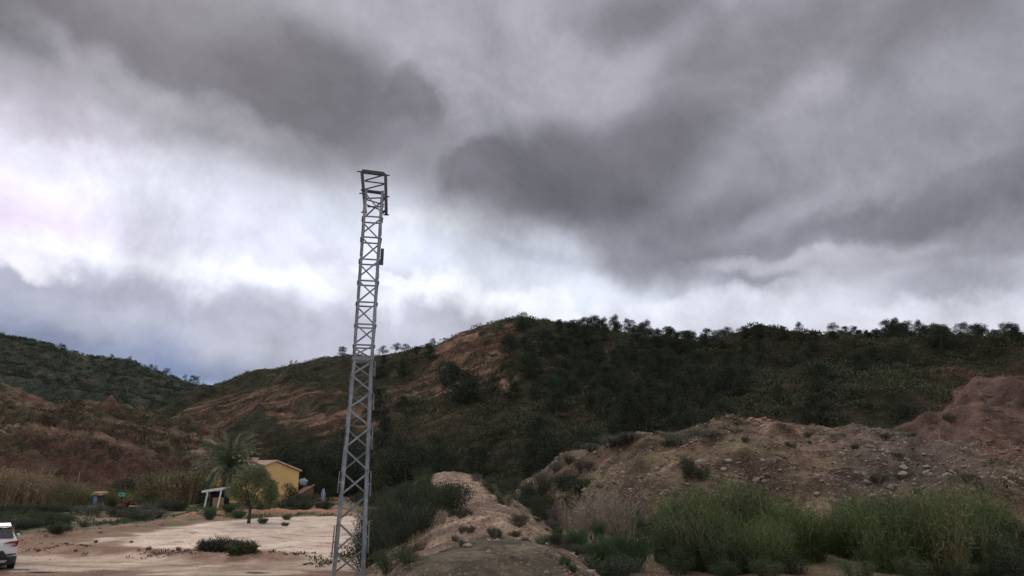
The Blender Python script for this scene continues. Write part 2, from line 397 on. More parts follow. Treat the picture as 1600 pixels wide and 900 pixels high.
# ------------------------------------------------------------------ materials
def mat(name, color, rough=.85, spec=.2, metal=0, noise_s=None, var=.25, bump=0, bscale=20, island=0, vcol=False, speck=None, trans=0):
    m = bpy.data.materials.new(name); m.use_nodes = True; t = m.node_tree; b = t.nodes['Principled BSDF']
    b.inputs['Roughness'].default_value = rough; b.inputs['Specular IOR Level'].default_value = spec; b.inputs['Metallic'].default_value = metal
    geo = t.nodes.new('ShaderNodeNewGeometry')
    if vcol:
        a = t.nodes.new('ShaderNodeVertexColor'); a.layer_name = 'Col'; c = a.outputs[0]
    else:
        a = t.nodes.new('ShaderNodeRGB'); a.outputs[0].default_value = (*color, 1); c = a.outputs[0]
    def scale(c, f):
        v = t.nodes.new('ShaderNodeVectorMath'); v.operation = 'SCALE'; t.links.new(c, v.inputs[0]); t.links.new(f, v.inputs['Scale']); return v.outputs[0]
    def rmap(x, lo, hi, a0=0, a1=1):
        r = t.nodes.new('ShaderNodeMapRange'); t.links.new(x, r.inputs[0]); r.inputs[1].default_value = a0; r.inputs[2].default_value = a1; r.inputs[3].default_value = lo; r.inputs[4].default_value = hi; return r.outputs[0]
    tcn = t.nodes.new('ShaderNodeTexCoord')
    pos = geo.outputs['Position'] if vcol else tcn.outputs['Object']
    for s_ in (noise_s if isinstance(noise_s, (tuple, list)) else ([noise_s] if noise_s else [])):
        n = t.nodes.new('ShaderNodeTexNoise'); n.inputs['Scale'].default_value = s_; n.inputs['Detail'].default_value = 6; n.inputs['Roughness'].default_value = .6; t.links.new(pos, n.inputs['Vector'])
        c = scale(c, rmap(n.outputs[0], 1-var*1.6, 1+var*1.6, .25, .75))
    if island:
        c = scale(c, rmap(geo.outputs['Random Per Island'], 1-island, 1+island))
        oi = t.nodes.new('ShaderNodeObjectInfo'); c = scale(c, rmap(oi.outputs['Random'], .78, 1.25))
    if speck:                          # stones of another colour set in the surface
        for (sc, thr, sc_col) in speck:
            v = t.nodes.new('ShaderNodeTexVoronoi'); v.inputs['Scale'].default_value = sc; t.links.new(pos, v.inputs['Vector'])
            sp = t.nodes.new('ShaderNodeSeparateXYZ'); t.links.new(v.outputs['Color'], sp.inputs[0])
            k = t.nodes.new('ShaderNodeMath'); k.operation = 'GREATER_THAN'; t.links.new(sp.outputs[0], k.inputs[0]); k.inputs[1].default_value = thr
            k2 = t.nodes.new('ShaderNodeMath'); k2.operation = 'LESS_THAN'; t.links.new(v.outputs['Distance'], k2.inputs[0]); k2.inputs[1].default_value = .38
            k3 = t.nodes.new('ShaderNodeMath'); k3.operation = 'MULTIPLY'; t.links.new(k.outputs[0], k3.inputs[0]); t.links.new(k2.outputs[0], k3.inputs[1])
            mx = t.nodes.new('ShaderNodeMix'); mx.data_type = 'RGBA'; t.links.new(k3.outputs[0], mx.inputs[0]); t.links.new(c, mx.inputs[6]); mx.inputs[7].default_value = (*sc_col, 1); c = mx.outputs[2]
    t.links.new(c, b.inputs['Base Color'])
    if bump:
        n = t.nodes.new('ShaderNodeTexNoise'); n.inputs['Scale'].default_value = bscale; n.inputs['Detail'].default_value = 8; n.inputs['Roughness'].default_value = .65; t.links.new(pos, n.inputs['Vector'])
        bp = t.nodes.new('ShaderNodeBump'); bp.inputs['Strength'].default_value = bump; bp.inputs['Distance'].default_value = 1.0/bscale*2; t.links.new(n.outputs[0], bp.inputs['Height']); t.links.new(bp.outputs[0], b.inputs['Normal'])
    if trans:
        tr = t.nodes.new('ShaderNodeBsdfTranslucent'); t.links.new(c, tr.inputs[0]); ms = t.nodes.new('ShaderNodeMixShader'); ms.inputs[0].default_value = trans
        out = t.nodes['Material Output']; t.links.new(b.outputs[0], ms.inputs[1]); t.links.new(tr.outputs[0], ms.inputs[2]); t.links.new(ms.outputs[0], out.inputs[0])
    return m
M = {}
M['ground'] = mat('ground_soil', 0, .95, .1, vcol=True, noise_s=(.35, 2.5, 11), var=.12, bump=.5, bscale=9, speck=[(13, .93, (.46, .40, .34)), (8, .95, (.18, .12, .09))])
M['gravel'] = mat('gravel_soil', 0, .95, .1, vcol=True, noise_s=(.5, 1.8, 7), var=.26, bump=.9, bscale=7, speck=[(23, .84, (.30, .24, .19)), (9, .80, (.13, .088, .07)), (14, .86, (.27, .19, .15))])
M['hill'] = mat('hill_soil', 0, 1, .05, vcol=True, noise_s=(.25, 1.4), var=.26, bump=.9, bscale=1.4)
M['rockhill'] = mat('red_rock', 0, .95, .1, vcol=True, noise_s=(.3, 1.8), var=.22, bump=1.0, bscale=1.6)
M['pine'] = mat('pine_needles', (.034, .047, .030), .8, .15, island=.45, trans=.15)
M['scrub'] = mat('scrub_leaves', (.070, .076, .046), .85, .1, island=.55, trans=.1)
M['shrub'] = mat('shrub_leaves', (.064, .083, .044), .8, .15, island=.5, trans=.15)
M['shrubdark'] = mat('dark_shrub_leaves', (.047, .060, .038), .8, .15, island=.5, trans=.12)
M['shrubbright'] = mat('green_shrub_leaves', (.062, .105, .050), .75, .2, island=.4, trans=.2)
M['shrubgrey'] = mat('grey_shrub_leaves', (.115, .12, .095), .85, .1, island=.4, trans=.1)
M['shrubpurple'] = mat('dry_shrub_twigs', (.11, .092, .082), .9, .1, island=.4)
M['reed'] = mat('reed_blades', (.082, .115, .044), .75, .2, island=.5, trans=.25)
M['reedy'] = mat('yellow_reed_blades', (.19, .17, .09), .8, .15, island=.45, trans=.2)
M['cane'] = mat('dry_cane', (.27, .20, .135), .85, .1, island=.4, trans=.1)
M['twig'] = mat('bare_twigs', (.23, .19, .155), .9, .1, island=.35)
M['bark'] = mat('bark', (.075, .06, .05), .95, .1, noise_s=12, var=.3, bump=.6, bscale=30)
M['palmbark'] = mat('palm_bark', (.07, .052, .042), .95, .1, noise_s=8, var=.35, bump=1, bscale=14)
M['palm'] = mat('palm_leaf', (.140, .165, .098), .6, .3, island=.35, trans=.2)
M['palmdry'] = mat('dry_palm_leaf', (.24, .18, .11), .8, .15, island=.35, trans=.15)
M['olive'] = mat('olive_leaf', (.115, .125, .068), .7, .25, island=.45, trans=.2)
M['stone'] = mat('pale_stone', (.26, .23, .20), .9, .2, noise_s=(4, 20), var=.2, bump=.5, bscale=14)
M['stoneb'] = mat('brown_stone', (.25, .18, .145), .9, .2, noise_s=(4, 20), var=.2, bump=.5, bscale=14, island=.35)
M['galv'] = mat('galvanised_steel', (.225, .24, .265), .55, .45, .55, noise_s=(1.1, 5, 22), var=.2, bump=.1, bscale=40)
M['galvd'] = mat('dull_dark_steel', (.07, .07, .078), .6, .4, .4, noise_s=(4, 18), var=.15)
M['carpaint'] = mat('white_car_paint', (.62, .62, .64), .25, .5)
M['black'] = mat('black_plastic', (.02, .02, .022), .55, .4, noise_s=6, var=.1)
M['glass'] = mat('dark_glass', (.012, .014, .018), .06, .6)
M['redlamp'] = mat('red_lamp', (.22, .012, .012), .15, .6)
M['tyre'] = mat('rubber', (.018, .018, .018), .9, .2, noise_s=10, var=.15)
M['rim'] = mat('alloy', (.4, .4, .42), .35, .5, .8)
M['plate'] = mat('plate_white', (.6, .6, .6), .5, .3)
M['ochre'] = mat('ochre_render', (.66, .44, .19), .92, .1, noise_s=(.6, 5), var=.07, bump=.1, bscale=30)
M['tile'] = mat('clay_tile', (.46, .33, .25), .9, .1, noise_s=(1.5, 9), var=.18)
M['white'] = mat('white_paint', (.62, .62, .63), .7, .2, noise_s=3, var=.08)
M['cloth'] = mat('pale_blue_cloth', (.26, .29, .36), .9, .1, noise_s=3, var=.12)
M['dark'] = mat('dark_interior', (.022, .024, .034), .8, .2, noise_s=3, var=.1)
M['wood'] = mat('weathered_wood', (.30, .20, .12), .9, .1, noise_s=(3, 14), var=.2)
M['blue'] = mat('blue_paint', (.13, .20, .42), .7, .2, noise_s=4, var=.12)
M['green'] = mat('green_paint', (.10, .42, .32), .6, .3, noise_s=4, var=.1)
M['brick'] = mat('red_brick_rubble', (.17, .085, .06), .95, .1, noise_s=(3, 12), var=.3, bump=.6, bscale=10)
M['yellow'] = mat('pale_yellow_paint', (.55, .56, .34), .7, .2, noise_s=4, var=.1)
M['puddle'] = mat('puddle_water', (.16, .11, .085), .22, .5, bump=.05, bscale=3)

# ------------------------------------------------------------------ build terrain sheets
def mixc(a, b, t): t = t[..., None]; return np.asarray(a)*(1-t) + np.asarray(b)*t
def sheet(name, A, Y, zf, cf, m, cut=None):
    AA, YY = np.meshgrid(A, Y); X = AA*YY; Z = zf(X, YY); Cc = cf(X, YY, Z)
    nr, nc = X.shape; idx = np.arange(nr*nc).reshape(nr, nc)
    q = np.stack([idx[:-1, :-1], idx[:-1, 1:], idx[1:, 1:], idx[1:, :-1]], -1).reshape(-1, 4)
    if cut is not None:
        k = cut(X, YY, Z); kk = (k[:-1, :-1] | k[:-1, 1:] | k[1:, 1:] | k[1:, :-1]).reshape(-1); q = q[kk]
        used = np.unique(q); rm = -np.ones(nr*nc, int); rm[used] = np.arange(len(used)); q = rm[q]
        V = np.stack([X, YY, Z], -1).reshape(-1, 3)[used]; Cc = Cc.reshape(-1, 3)[used]
    else: V = np.stack([X, YY, Z], -1).reshape(-1, 3); Cc = Cc.reshape(-1, 3)
    o = meshobj(name, V, q, m, smooth=True, col=Cc); o['kind'] = 'structure'; return o
def pin(x, y, P, blur):                # soft polygon mask
    P = np.array(P); inside = np.zeros(np.shape(x), bool); n = len(P)
    for i in range(n):
        x0, y0 = P[i]; x1, y1 = P[(i+1) % n]
        c = ((y0 > y) != (y1 > y)) & (x < (x1-x0)*(y-y0)/((y1-y0) if y1 != y0 else 1e-9)+x0); inside ^= c
    d = segdist(x, y, [tuple(p) for p in P]+[tuple(P[0])]); d = np.where(inside, d, -d) + fbm(x/1.6, y/1.6, 4, 91)*blur*1.6
    return sm(d, -blur*.5, blur*.5)
PLOT = g2((150,848),(195,838),(250,828),(300,818),(360,813),(430,808),(500,806),(540,806),(600,815),(640,840),(630,870),(560,872),(470,868),(420,868),(395,862),(330,860),(230,856))
LOWR = g2((-200,872),(30,868),(120,868),(240,872),(330,880),(420,880),(520,868),(640,868),(700,930),(500,990),(-400,1000))
def ground_col(x, y, z):
    n = fbm(x/5, y/5, 4, 81); n2 = fbm(x/1.1, y/1.1, 4, 82)
    soil = mixc((.25, .155, .11), (.34, .235, .175), sm(n, -.4, .5))
    veg = mixc((.085, .085, .045), (.13, .12, .065), sm(n2, -.5, .5))
    c = mixc(soil, veg, sm(y, 34, 46)*sm(n + n2*.6 + .2, -.3, .4)*(1 - sm(y, 1e4, 2e4)))
    c = mixc(c, (.52, .40, .315), pin(x, y, LOWR, 1.0)*.85)
    p = pin(x, y, PLOT, 1.2); c = mixc(c, (.63, .495, .405), p*(.85+.15*sm(n2, -.4, .3)))
    for (P, w, h) in BANKS[:2]:
        d = segdist(x, y, P); c = mixc(c, (.25, .15, .105), (1-sm(d + n2*.8, w*.35, w*.85))*.95)
    c = mixc(c, (.33, .16, .105), (1-sm(segdist(x, y, BANKS[2][0]) + n2*.6, .5, 1.5))*.9)
    # wheel tracks and dark wet earth at the near edge
    for P, w in TRACKS:
        d = segdist(x, y, P) + n2*.15; c = mixc(c, (.25, .16, .115), (1-sm(d, w*.3, w))*.5)
    wet = (1-sm(y + fbm(x/5, y/1.2, 4, 83)*4.5 + n2*.8, 25.4, 27.0))*(1-sm(x, -6, -2))
    c = mixc(c, (.17, .095, .068), wet*.85)
    # leaf litter specks on the sand
    c = mixc(c, (.22, .15, .11), sm(vn(x*2.3, y*2.3, 88)*vn(x*.9, y*.9, 89), .60, .72)*.7)
    right = sm(x, -3.5, -.5)*(1-sm(y, 70, 90)); c = mixc(c, mixc((.18, .12, .088), (.10, .09, .05), sm(n2+n*.5, -.2, .3)), right)
    return c*(1+.25*n2[..., None])
TRACKS = [(g2((620,905),(500,893),(420,890),(300,893),(180,898)), .6), (g2((-100,890),(60,878),(200,876),(330,889),(520,893),(640,885)), .3), (g2((560,830),(520,838),(470,836),(400,828)), .22), (g2((600,845),(540,850),(480,846),(420,838)), .22), (g2((640,868),(560,866),(500,878),(430,884),(300,884),(100,882)), .3), (g2((600,862),(520,878),(450,887),(380,892)), .35), (g2((640,850),(560,858),(470,852),(430,858)), .25), (g2((20,880),(120,883),(200,887),(330,883)), .4)]
# full-circle log grid so that the land reaches the horizon on every side
th = np.concatenate([np.linspace(-math.pi, -.85, 60)[:-1], np.linspace(-.85, .85, 620), np.linspace(.85, math.pi, 60)[1:]])
rr = np.concatenate([np.linspace(.05, 8, 12)[:-1], np.geomspace(8, 130, 420), np.geomspace(135, 3500, 40)])
TT, RR = np.meshgrid(th, rr); GX = RR*np.sin(TT); GY = RR*np.cos(TT); GZ = ground_z(GX, GY)
GC = ground_col(GX, GY, GZ); nr, nc = GX.shape; idx = np.arange(nr*nc).reshape(nr, nc)
q = np.stack([idx[:-1, :-1], idx[1:, :-1], idx[1:, 1:], idx[:-1, 1:]], -1).reshape(-1, 4)[:, ::-1]
meshobj('ground', np.stack([GX, GY, GZ], -1).reshape(-1, 3), q, M['ground'], smooth=True, col=GC.reshape(-1, 3))['kind'] = 'structure'

def main_col(x, y, z):
    n = fbm(x/16, y/16, 4, 101); n2 = fbm(x/3, y/3, 4, 102); rk = rockm(x, y); a = x/y
    left = 1-sm(a, -.12, .06)
    soil = mixc((.078, .074, .048), (.13, .108, .074), sm(n2+n*.5, -.3, .5))
    soil = soil*(.50+left*.06)[..., None]
    bare = sm(n2*.8 + n, .35, .7)*(.2+.4*left); soil = mixc(soil, (.13, .095, .068), bare)
    st = z - x*.30 + fbm(x/20, y/20, 2, 4)*1.5; band = vn(st*1.5, x*.02, 105)
    rock = mixc((.115, .070, .050), (.285, .18, .125), sm(band, .3, .6)); rock = mixc(rock, (.08, .052, .04), sm(vn(st*2.6, x*.05+y*.03, 106), .6, .72)*.9)  # thin dark strata lines also paint in the shade of undercut ledges
    c = mixc(soil, rock, rk*sm(n2, -.55, -.05)); c = c*(.9+.35*fbm(x/1.2, y/1.2, 3, 107)[..., None])
    red = sm(a, .54, .60)*(1-sm(y, 120, 140)); return mixc(c, (.17, .085, .075), red*.7)
sheet('main_hill', np.linspace(-.75, 1.0, 760), np.concatenate([np.linspace(70, 300, 380), np.linspace(302, 460, 40)]), main_z, main_col, M['hill'], lambda x, y, z: z > -1.2)
def rock_col(x, y, z):
    n = fbm(x/9, y/9, 4, 111); n2 = fbm(x/2, y/2, 4, 112)
    st = (z + x*.20 + y*.05 + fbm(x/13, y/13, 3, 44)*2.2); b = vn(st*1.3, x*.03, 115)
    rock = mixc((.095, .060, .047), (.275, .185, .135), sm(b, .3, .6)); rock = mixc(rock, (.06, .038, .032), sm(vn(st*2.9, x*.05+y*.04, 116), .58, .70)*.9)  # dark lines: strata colour, with shade under the ledges painted in
    orange = mixc(rock, (.27, .16, .105), sm(z + n*3, 9, 14)*.4)
    g = sm(n2 + n*.9 + (z-8)*.04, .2, .45)*.7; c = mixc(orange, mixc((.085, .08, .048), (.15, .125, .075), sm(n2, -.3, .3)), g)
    c = mixc(c, (.115, .062, .050), (1-sm(z + n*3, 5, 9))*(1-sm(x/y, -.52, -.40))*.75)
    return c*(1.12+.5*fbm(x/1.2, y/1.2, 4, 117)[..., None])
sheet('red_rock_hill', np.linspace(-1.1, -.2, 620), np.concatenate([np.linspace(83, 130, 230), np.linspace(130.5, 235, 60)]), rock_z, rock_col, M['rockhill'], lambda x, y, z: z > -1.2)
def far_col(x, y, z):
    n = fbm(x/30, y/30, 4, 121); n2 = fbm(x/7, y/7, 4, 122)
    c = mixc((.058, .068, .052), (.10, .095, .068), sm(n2+n*.5, -.1, .6)); cr = sm(z, 55, 85)
    return mixc(c, (.13, .10, .08), sm(n2+n+cr*.5, .45, .9)*.6)*.8
sheet('far_hill', np.linspace(-1.3, -.15, 420), np.concatenate([np.linspace(250, 500, 140), np.linspace(505, 800, 20)]), far_z, far_col, M['hill'], lambda x, y, z: z > -1.2)
def mound_col(x, y, z):
    n = fbm(x/5, y/5, 4, 131); n2 = fbm(x/1.1, y/1.1, 4, 132); a = x/y
    c = mixc((.105, .070, .050), (.25, .17, .118), sm(n+n2*.9, -.5, .45)); c = mixc(c, (.38, .20, .125), sm(y, 45, 48)*sm(n, -.4, .0)*sm(a, .25, .29)*(1-sm(a, .37, .40))*.9)
    c = mixc(c, (.13, .12, .065), sm(n2 - n*.6, .1, .4)*(.55+.4*sm(y, 50, 60)*(1-sm(a, .45, .5))))
    red = sm(y + (a-.5)*60 + n*6, 56, 64)*sm(a, .40, .52); rb = mixc((.088, .052, .045), (.15, .09, .073), sm(n+n2*.5, -.3, .4)); c = mixc(c, rb, red)
    c = mixc(c, (.115, .088, .083), sm(a+n*.03, .40, .46)*(1-sm(a, .60, .64))*(1-red)*.7)
    c = mixc(c, (.24, .105, .07), sm(a+n*.04, .60, .66)*(1-sm(y, 60, 70))*sm(y, 40, 46)*.6)
    return c*(.95+.75*fbm(x/.9, y/.9, 4, 137)[..., None])
sheet('gravel_mound', np.linspace(-.06, 1.2, 760), np.concatenate([np.geomspace(22, 60, 300), np.linspace(60.4, 125, 110)]), mound_z, mound_col, M['gravel'], lambda x, y, z: z > ground_z(x, y) - .6)
def ridge_col(x, y, z):
    cx = np.interp(y, rl[:, 1], rl[:, 0]); dx = x-cx; n = fbm(x/2.5, y/2.5, 4, 141); n2 = fbm(x/.7, y/.7, 4, 142)
    c = mixc((.20, .135, .098), (.41, .29, .215), sm(n*.8+n2*.9, -.45, .45))
    moss = (1-sm(y + np.abs(dx)*2.2 + n2*1.2, 15.2, 17.0)); c = mixc(c, mixc((.085, .083, .055), (.145, .125, .088), sm(n2, -.4, .5)), moss*.9)
    return mixc(c, (.14, .12, .07), sm(np.abs(dx)+n*1.2, 1.5, 2.6)*.65)
def ridge_sheet():
    ys = np.geomspace(7.6, 85, 420); ds = np.linspace(-8, 8, 260); DD, YY = np.meshgrid(ds, ys); X = np.interp(YY, rl[:, 1], rl[:, 0]) + DD
    Z = ridge_z(X, YY); Cc = ridge_col(X, YY, Z); k = Z > ground_z(X, YY) - .4; nr, nc = X.shape; idx = np.arange(nr*nc).reshape(nr, nc)
    q = np.stack([idx[:-1, :-1], idx[:-1, 1:], idx[1:, 1:], idx[1:, :-1]], -1).reshape(-1, 4)
    kk = (k[:-1, :-1] | k[:-1, 1:] | k[1:, 1:] | k[1:, :-1]).reshape(-1); q = q[kk]; u = np.unique(q); rm = -np.ones(nr*nc, int); rm[u] = np.arange(len(u))
    meshobj('dirt_ridge', np.stack([X, YY, Z], -1).reshape(-1, 3)[u], rm[q], M['gravel'], smooth=True, col=Cc.reshape(-1, 3)[u])['kind'] = 'structure'
ridge_sheet()

# ------------------------------------------------------------------ foliage makers (numpy)
def unit(v): return v/np.maximum(np.linalg.norm(v, axis=-1, keepdims=True), 1e-9)
def rdir(n, g=rng): return unit(g.normal(size=(n, 3)))
def leaves(c, d, length, width, g=rng):
    n = len(c); d = unit(d); s = unit(np.cross(d, rdir(n, g))); l = np.broadcast_to(length, n)[:, None]; w = np.broadcast_to(width, n)[:, None]
    V = np.stack([c, c+d*l*.5+s*w/2, c+d*l, c+d*l*.5-s*w/2], 1).reshape(-1, 3)
    return V, np.arange(4*n).reshape(n, 4)
def blades(c, d, length, width, bend, g=rng):    # two-segment tapering blade
    n = len(c); d = unit(d); s = unit(np.cross(d, rdir(n, g))); l = np.broadcast_to(length, n)[:, None]; w = np.broadcast_to(width, n)[:, None]; b = rdir(n, g)*[1, 1, 0]*l*bend
    b[:, 2] = -np.abs(l[:, 0])*bend*.4
    p1 = c+d*l*.55; p2 = c+d*l+b
    V = np.stack([c-s*w/2, c+s*w/2, p1+s*w*.4, p1-s*w*.4, p2, p2+s*w*.08], 1).reshape(-1, 3); i = np.arange(n)[:, None]*6
    Fq = np.concatenate([i+[0, 1, 2, 3], i+[3, 2, 5, 4]], 0); return V, Fq
def cat(L_):
    V = []; Fq = []; b = 0
    for v, f in L_: V.append(v); Fq.append(f+b); b += len(v)
    return np.concatenate(V), np.concatenate(Fq)

def make_pine(seed, h, spread=.42, clumps=20, low=.3, lean=0., per=75, sq=.78):
    g = np.random.default_rng(seed); P = []; mb = MB()
    top = np.array([lean*h, g.normal()*.04*h, h*.86]); tr = [(0, 0, -.4), tuple(top*.33+g.normal(size=3)*[.03*h, .03*h, 0]), tuple(top*.66+g.normal(size=3)*[.03*h, .03*h, 0]), tuple(top)]
    mb.tube(tr, [h*.028, h*.023, h*.016, h*.006], 6)
    for i in range(clumps):
        t = low+(1-low)*((i+.5)/clumps)**.8; ang = g.uniform(0, 6.283); rad = h*spread*(1-.75*max(0, (t-.55)/.45)**1.5)*(.35+.65*g.random())*min(1, .55+(t-low)*2)
        c0 = top*t/.86*.95; c = c0+np.array([math.cos(ang)*rad, math.sin(ang)*rad, h*.06*g.normal()]); c[2] = min(c[2], h*.97); base = c0*np.array([1, 1, .86])
        mb.tube([tuple(base), tuple((base+c)/2+[0, 0, -.02*h]), tuple(c)], [h*.009, h*.006, h*.002], 4, False)
        r = h*g.uniform(.12, .20); k = int(per*g.uniform(.7, 1.3)); dd = rdir(k, g); pos = c+dd*np.array([1, 1, sq])*r*(g.random((k, 1))**.5)
        P.append(leaves(pos, dd+[0, 0, .5], h*g.uniform(.025, .05, k), h*.02*g.uniform(.7, 1.5, k), g))
    V, Fq = cat(P); o = empty('pine_tree'); tk = mb.build('trunk', M['bark'], o); cr = meshobj('crown', V, Fq, M['pine'], o); kids[o.name] = [tk, cr]; return o
def make_shrub(seed, h, w, n, m, ln=.05, up=.4, name='shrub', stems=14, kind='leaf'):
    g = np.random.default_rng(seed); mb = MB(); P = []; tips = []
    for i in range(stems):
        a = g.uniform(0, 6.283); r = w*.5*math.sqrt(g.random())*.9; hh = h*(1-.35*(r/(w*.5))**2)*g.uniform(.75, 1.08)
        tip = np.array([math.cos(a)*r, math.sin(a)*r, hh*.9]); root = np.array([math.cos(a)*r*.25, math.sin(a)*r*.25, -.12]); tips.append((root, tip))
        mb.tube([tuple(root), tuple((root+tip)/2+[math.cos(a)*.05, math.sin(a)*.05, 0]), tuple(tip)], [.018, .012, .003], 4, False)
    per = n//stems
    for root, tip in tips:
        t = g.random(per)**.6; base = root+(tip-root)*(.12+.88*t[:, None]); sp = (w/math.sqrt(stems))*.62
        dd = rdir(per, g); pos = base+dd*[sp, sp, sp*.8]*(g.random((per, 1))**.6); pos[:, 2] = np.maximum(pos[:, 2], -.03)
        if kind == 'leaf': P.append(leaves(pos, dd+[0, 0, up*2], ln*g.uniform(.7, 1.6, per), ln*.45*g.uniform(.7, 1.4, per), g))
        else: P.append(leaves(pos, dd*.35+[0, 0, 1]+unit(tip-root)*.5, ln*2.2*g.uniform(.7, 1.6, per), ln*.22*g.uniform(.7, 1.4, per), g))
    V, Fq = cat(P); o = empty(name); a = mb.build('stems', M['bark'], o); b = meshobj('foliage', V, Fq, m, o); kids[o.name] = [a, b]; return o
def make_reed(seed, h, w, n, m, m2=None, name='reed_clump', bend=.12, wd=.012, leafy=True, lf=6):
    g = np.random.default_rng(seed); a = g.uniform(0, 6.283, n); r = w*.5*np.sqrt(g.random(n)); c = np.stack([np.cos(a)*r, np.sin(a)*r*.7, np.full(n, -.1)], 1)
    d = np.stack([np.cos(a)*r*.28/(w*.5)+g.normal(0, .08, n), np.sin(a)*r*.28/(w*.5)+g.normal(0, .08, n), np.ones(n)], 1); ln = h*g.uniform(.55, 1.05, n)*(1-.25*(r/(w*.5))**2)
    P = [blades(c, d, ln, wd, bend, g)]
    if leafy:
        k = n*lf; i = g.integers(0, n, k); t = g.uniform(.15, 1, k); pos = c[i]+unit(d)[i]*(ln[i]*t)[:, None]; P.append(leaves(pos, rdir(k, g)*.75+[0, 0, .55], g.uniform(.10, .34, k), wd*1.5, g))
    V, Fq = cat(P); o = empty(name); b = meshobj('blades', V, Fq, m, o); kk = [b]
    if m2:
        k = n//4; a = g.uniform(0, 6.283, k); r = w*.5*np.sqrt(g.random(k)); c = np.stack([np.cos(a)*r, np.sin(a)*r*.7, np.full(k, -.1)], 1)
        V, Fq = blades(c, np.stack([g.normal(0, .12, k), g.normal(0, .12, k), np.ones(k)], 1), h*g.uniform(.7, 1.15, k), wd, bend, g); kk.append(meshobj('dry_stalks', V, Fq, m2, o))
    kids[o.name] = kk; return o
def make_twiggy(seed, h, w, m, n=26, name='bare_shrub'):
    g = np.random.default_rng(seed); mb = MB()
    for i in range(n):
        a = g.uniform(0, 6.283); r = w*.5*g.uniform(.3, 1); tip = Vector((math.cos(a)*r, math.sin(a)*r, h*g.uniform(.6, 1))); mid = tip*.5+Vector(g.normal(0, .05, 3)); mb.tube([(0, 0, -.1), mid, tip], [.014, .009, .003], 4, False)
        for j in range(4):
            t = g.uniform(.35, .95); b = tip*t; e = b+Vector(g.normal(0, .16*h, 3))+Vector((0, 0, .14*h)); mb.tube([b, e], [.006, .002], 3, False)
    return tag(mb.build(name, m), None)

protos = {}
used = set()
def inst(o, x, y, z=None, s=1.0, rz=None, label=None, catg=None, group=None, sx=1.0):
    c = o if o.name not in used else copy_thing(o); used.add(o.name)
    if z is None: z = float(top_z(x, y))
    c.location = (x, y, z); c.scale = (s*sx, s*sx, s); c.rotation_euler = (0, 0, rng.uniform(0, 6.283) if rz is None else rz)
    tag(c, label, catg, group); return c
def on(px, py, lo=8, hi=500):          # first point of the land seen in that direction
    a, b = ray(px, py)
    for it in range(2):
        Y = np.geomspace(lo, hi, 160 if it == 0 else 24); k = np.nonzero(top_z(a*Y, Y) > CAMZ+b*Y)[0]; i = k[0] if len(k) else len(Y)-1
        if it == 0: lo, hi = Y[max(i-1, 0)], Y[i]*1.0001
    return a*Y[i], Y[i], float(top_z(a*Y[i], Y[i]))

# ------------------------------------------------------------------ low scrub covering the hillsides: nobody could count it
def scrub(name, xs, ys, zs, r, K, m, label, leaf=.5, flat=.75):
    g = np.random.default_rng(len(xs)); n = len(xs); c = np.stack([xs, ys, zs], 1)
    dd = rdir(n*K, g); dd[:, 2] = np.abs(dd[:, 2]); i = np.repeat(np.arange(n), K); rr_ = r[i][:, None]
    pos = c[i]+dd*[1, 1, flat]*rr_*(.35+.65*g.random((n*K, 1))**.5)-[0, 0, .1]
    V, Fq = leaves(pos, dd+[0, 0, .3], r[i]*leaf*g.uniform(.6, 1.5, n*K), r[i]*leaf*.6, g)
    o = meshobj(name, V, Fq, m); tag(o, label, 'scrub', None, 'stuff'); return o
def sample(n, a0, a1, y0, y1, dens, zf):
    g = np.random.default_rng(n); a = g.uniform(a0, a1, n); y = np.sqrt(g.uniform(y0**2, y1**2, n)); x = a*y; k = g.random(n) < dens(x, y); x, y = x[k], y[k]; return x, y, zf(x, y)
x, y, z = sample(30000, -.72, .85, 84, 288, lambda x, y: np.clip(.58+.25*sm(x/y, -.2, -.1)+.7*fbm(x/7, y/7, 3, 201), 0, 1)*(1-.88*rockm(x, y))*(y < crestY(x, y)+4), main_z)
k = z > ground_z(x, y)+.1; x, y, z = x[k], y[k], z[k]
scrub('hillside_scrub', x, y, z, np.random.default_rng(1).uniform(.35, 1.15, len(x))*(.85+.5*(x/y > -.15)), 46, M['scrub'], 'low dark scrub carpeting the slopes of the main hill', .30)
x, y, z = sample(6500, -.85, -.24, 86, 150, lambda x, y: sm(fbm(x/6, y/6, 3, 205), -.25, .25)*(1-.7*sm(7-rock_z(x, y), 0, 3)), rock_z)
k = z > .3; x, y, z = x[k], y[k], z[k]
scrub('rock_hill_scrub', x, y, z, np.random.default_rng(2).uniform(.3, .9, len(x)), 36, M['scrub'], 'olive scrub dotted over the red rocky hill at the left', .34, .6)
x, y, z = sample(9000, -.95, -.30, 260, 475, lambda x, y: np.clip(.7+.5*fbm(x/16, y/16, 3, 207), 0, 1), far_z)
scrub('far_hill_scrub', x, y, z, np.random.default_rng(3).uniform(.7, 2.1, len(x)), 30, M['pine'], 'dark blue-green wood and scrub on the far hill at the left', .33, .8)
x, y, z = sample(7500, 0, .85, 27, 84, lambda x, y: sm(fbm(x/4, y/4, 3, 209), .05, .4)*(.35+.65*sm(y, 46, 52)), mound_z)
k = z > ground_z(x, y); x, y, z = x[k], y[k], z[k]
scrub('mound_weeds', x, y, z, np.random.default_rng(4).uniform(.12, .36, len(x)), 40, M['scrub'], 'small weeds and dry grass tufts over the gravel mound', .4, .7)
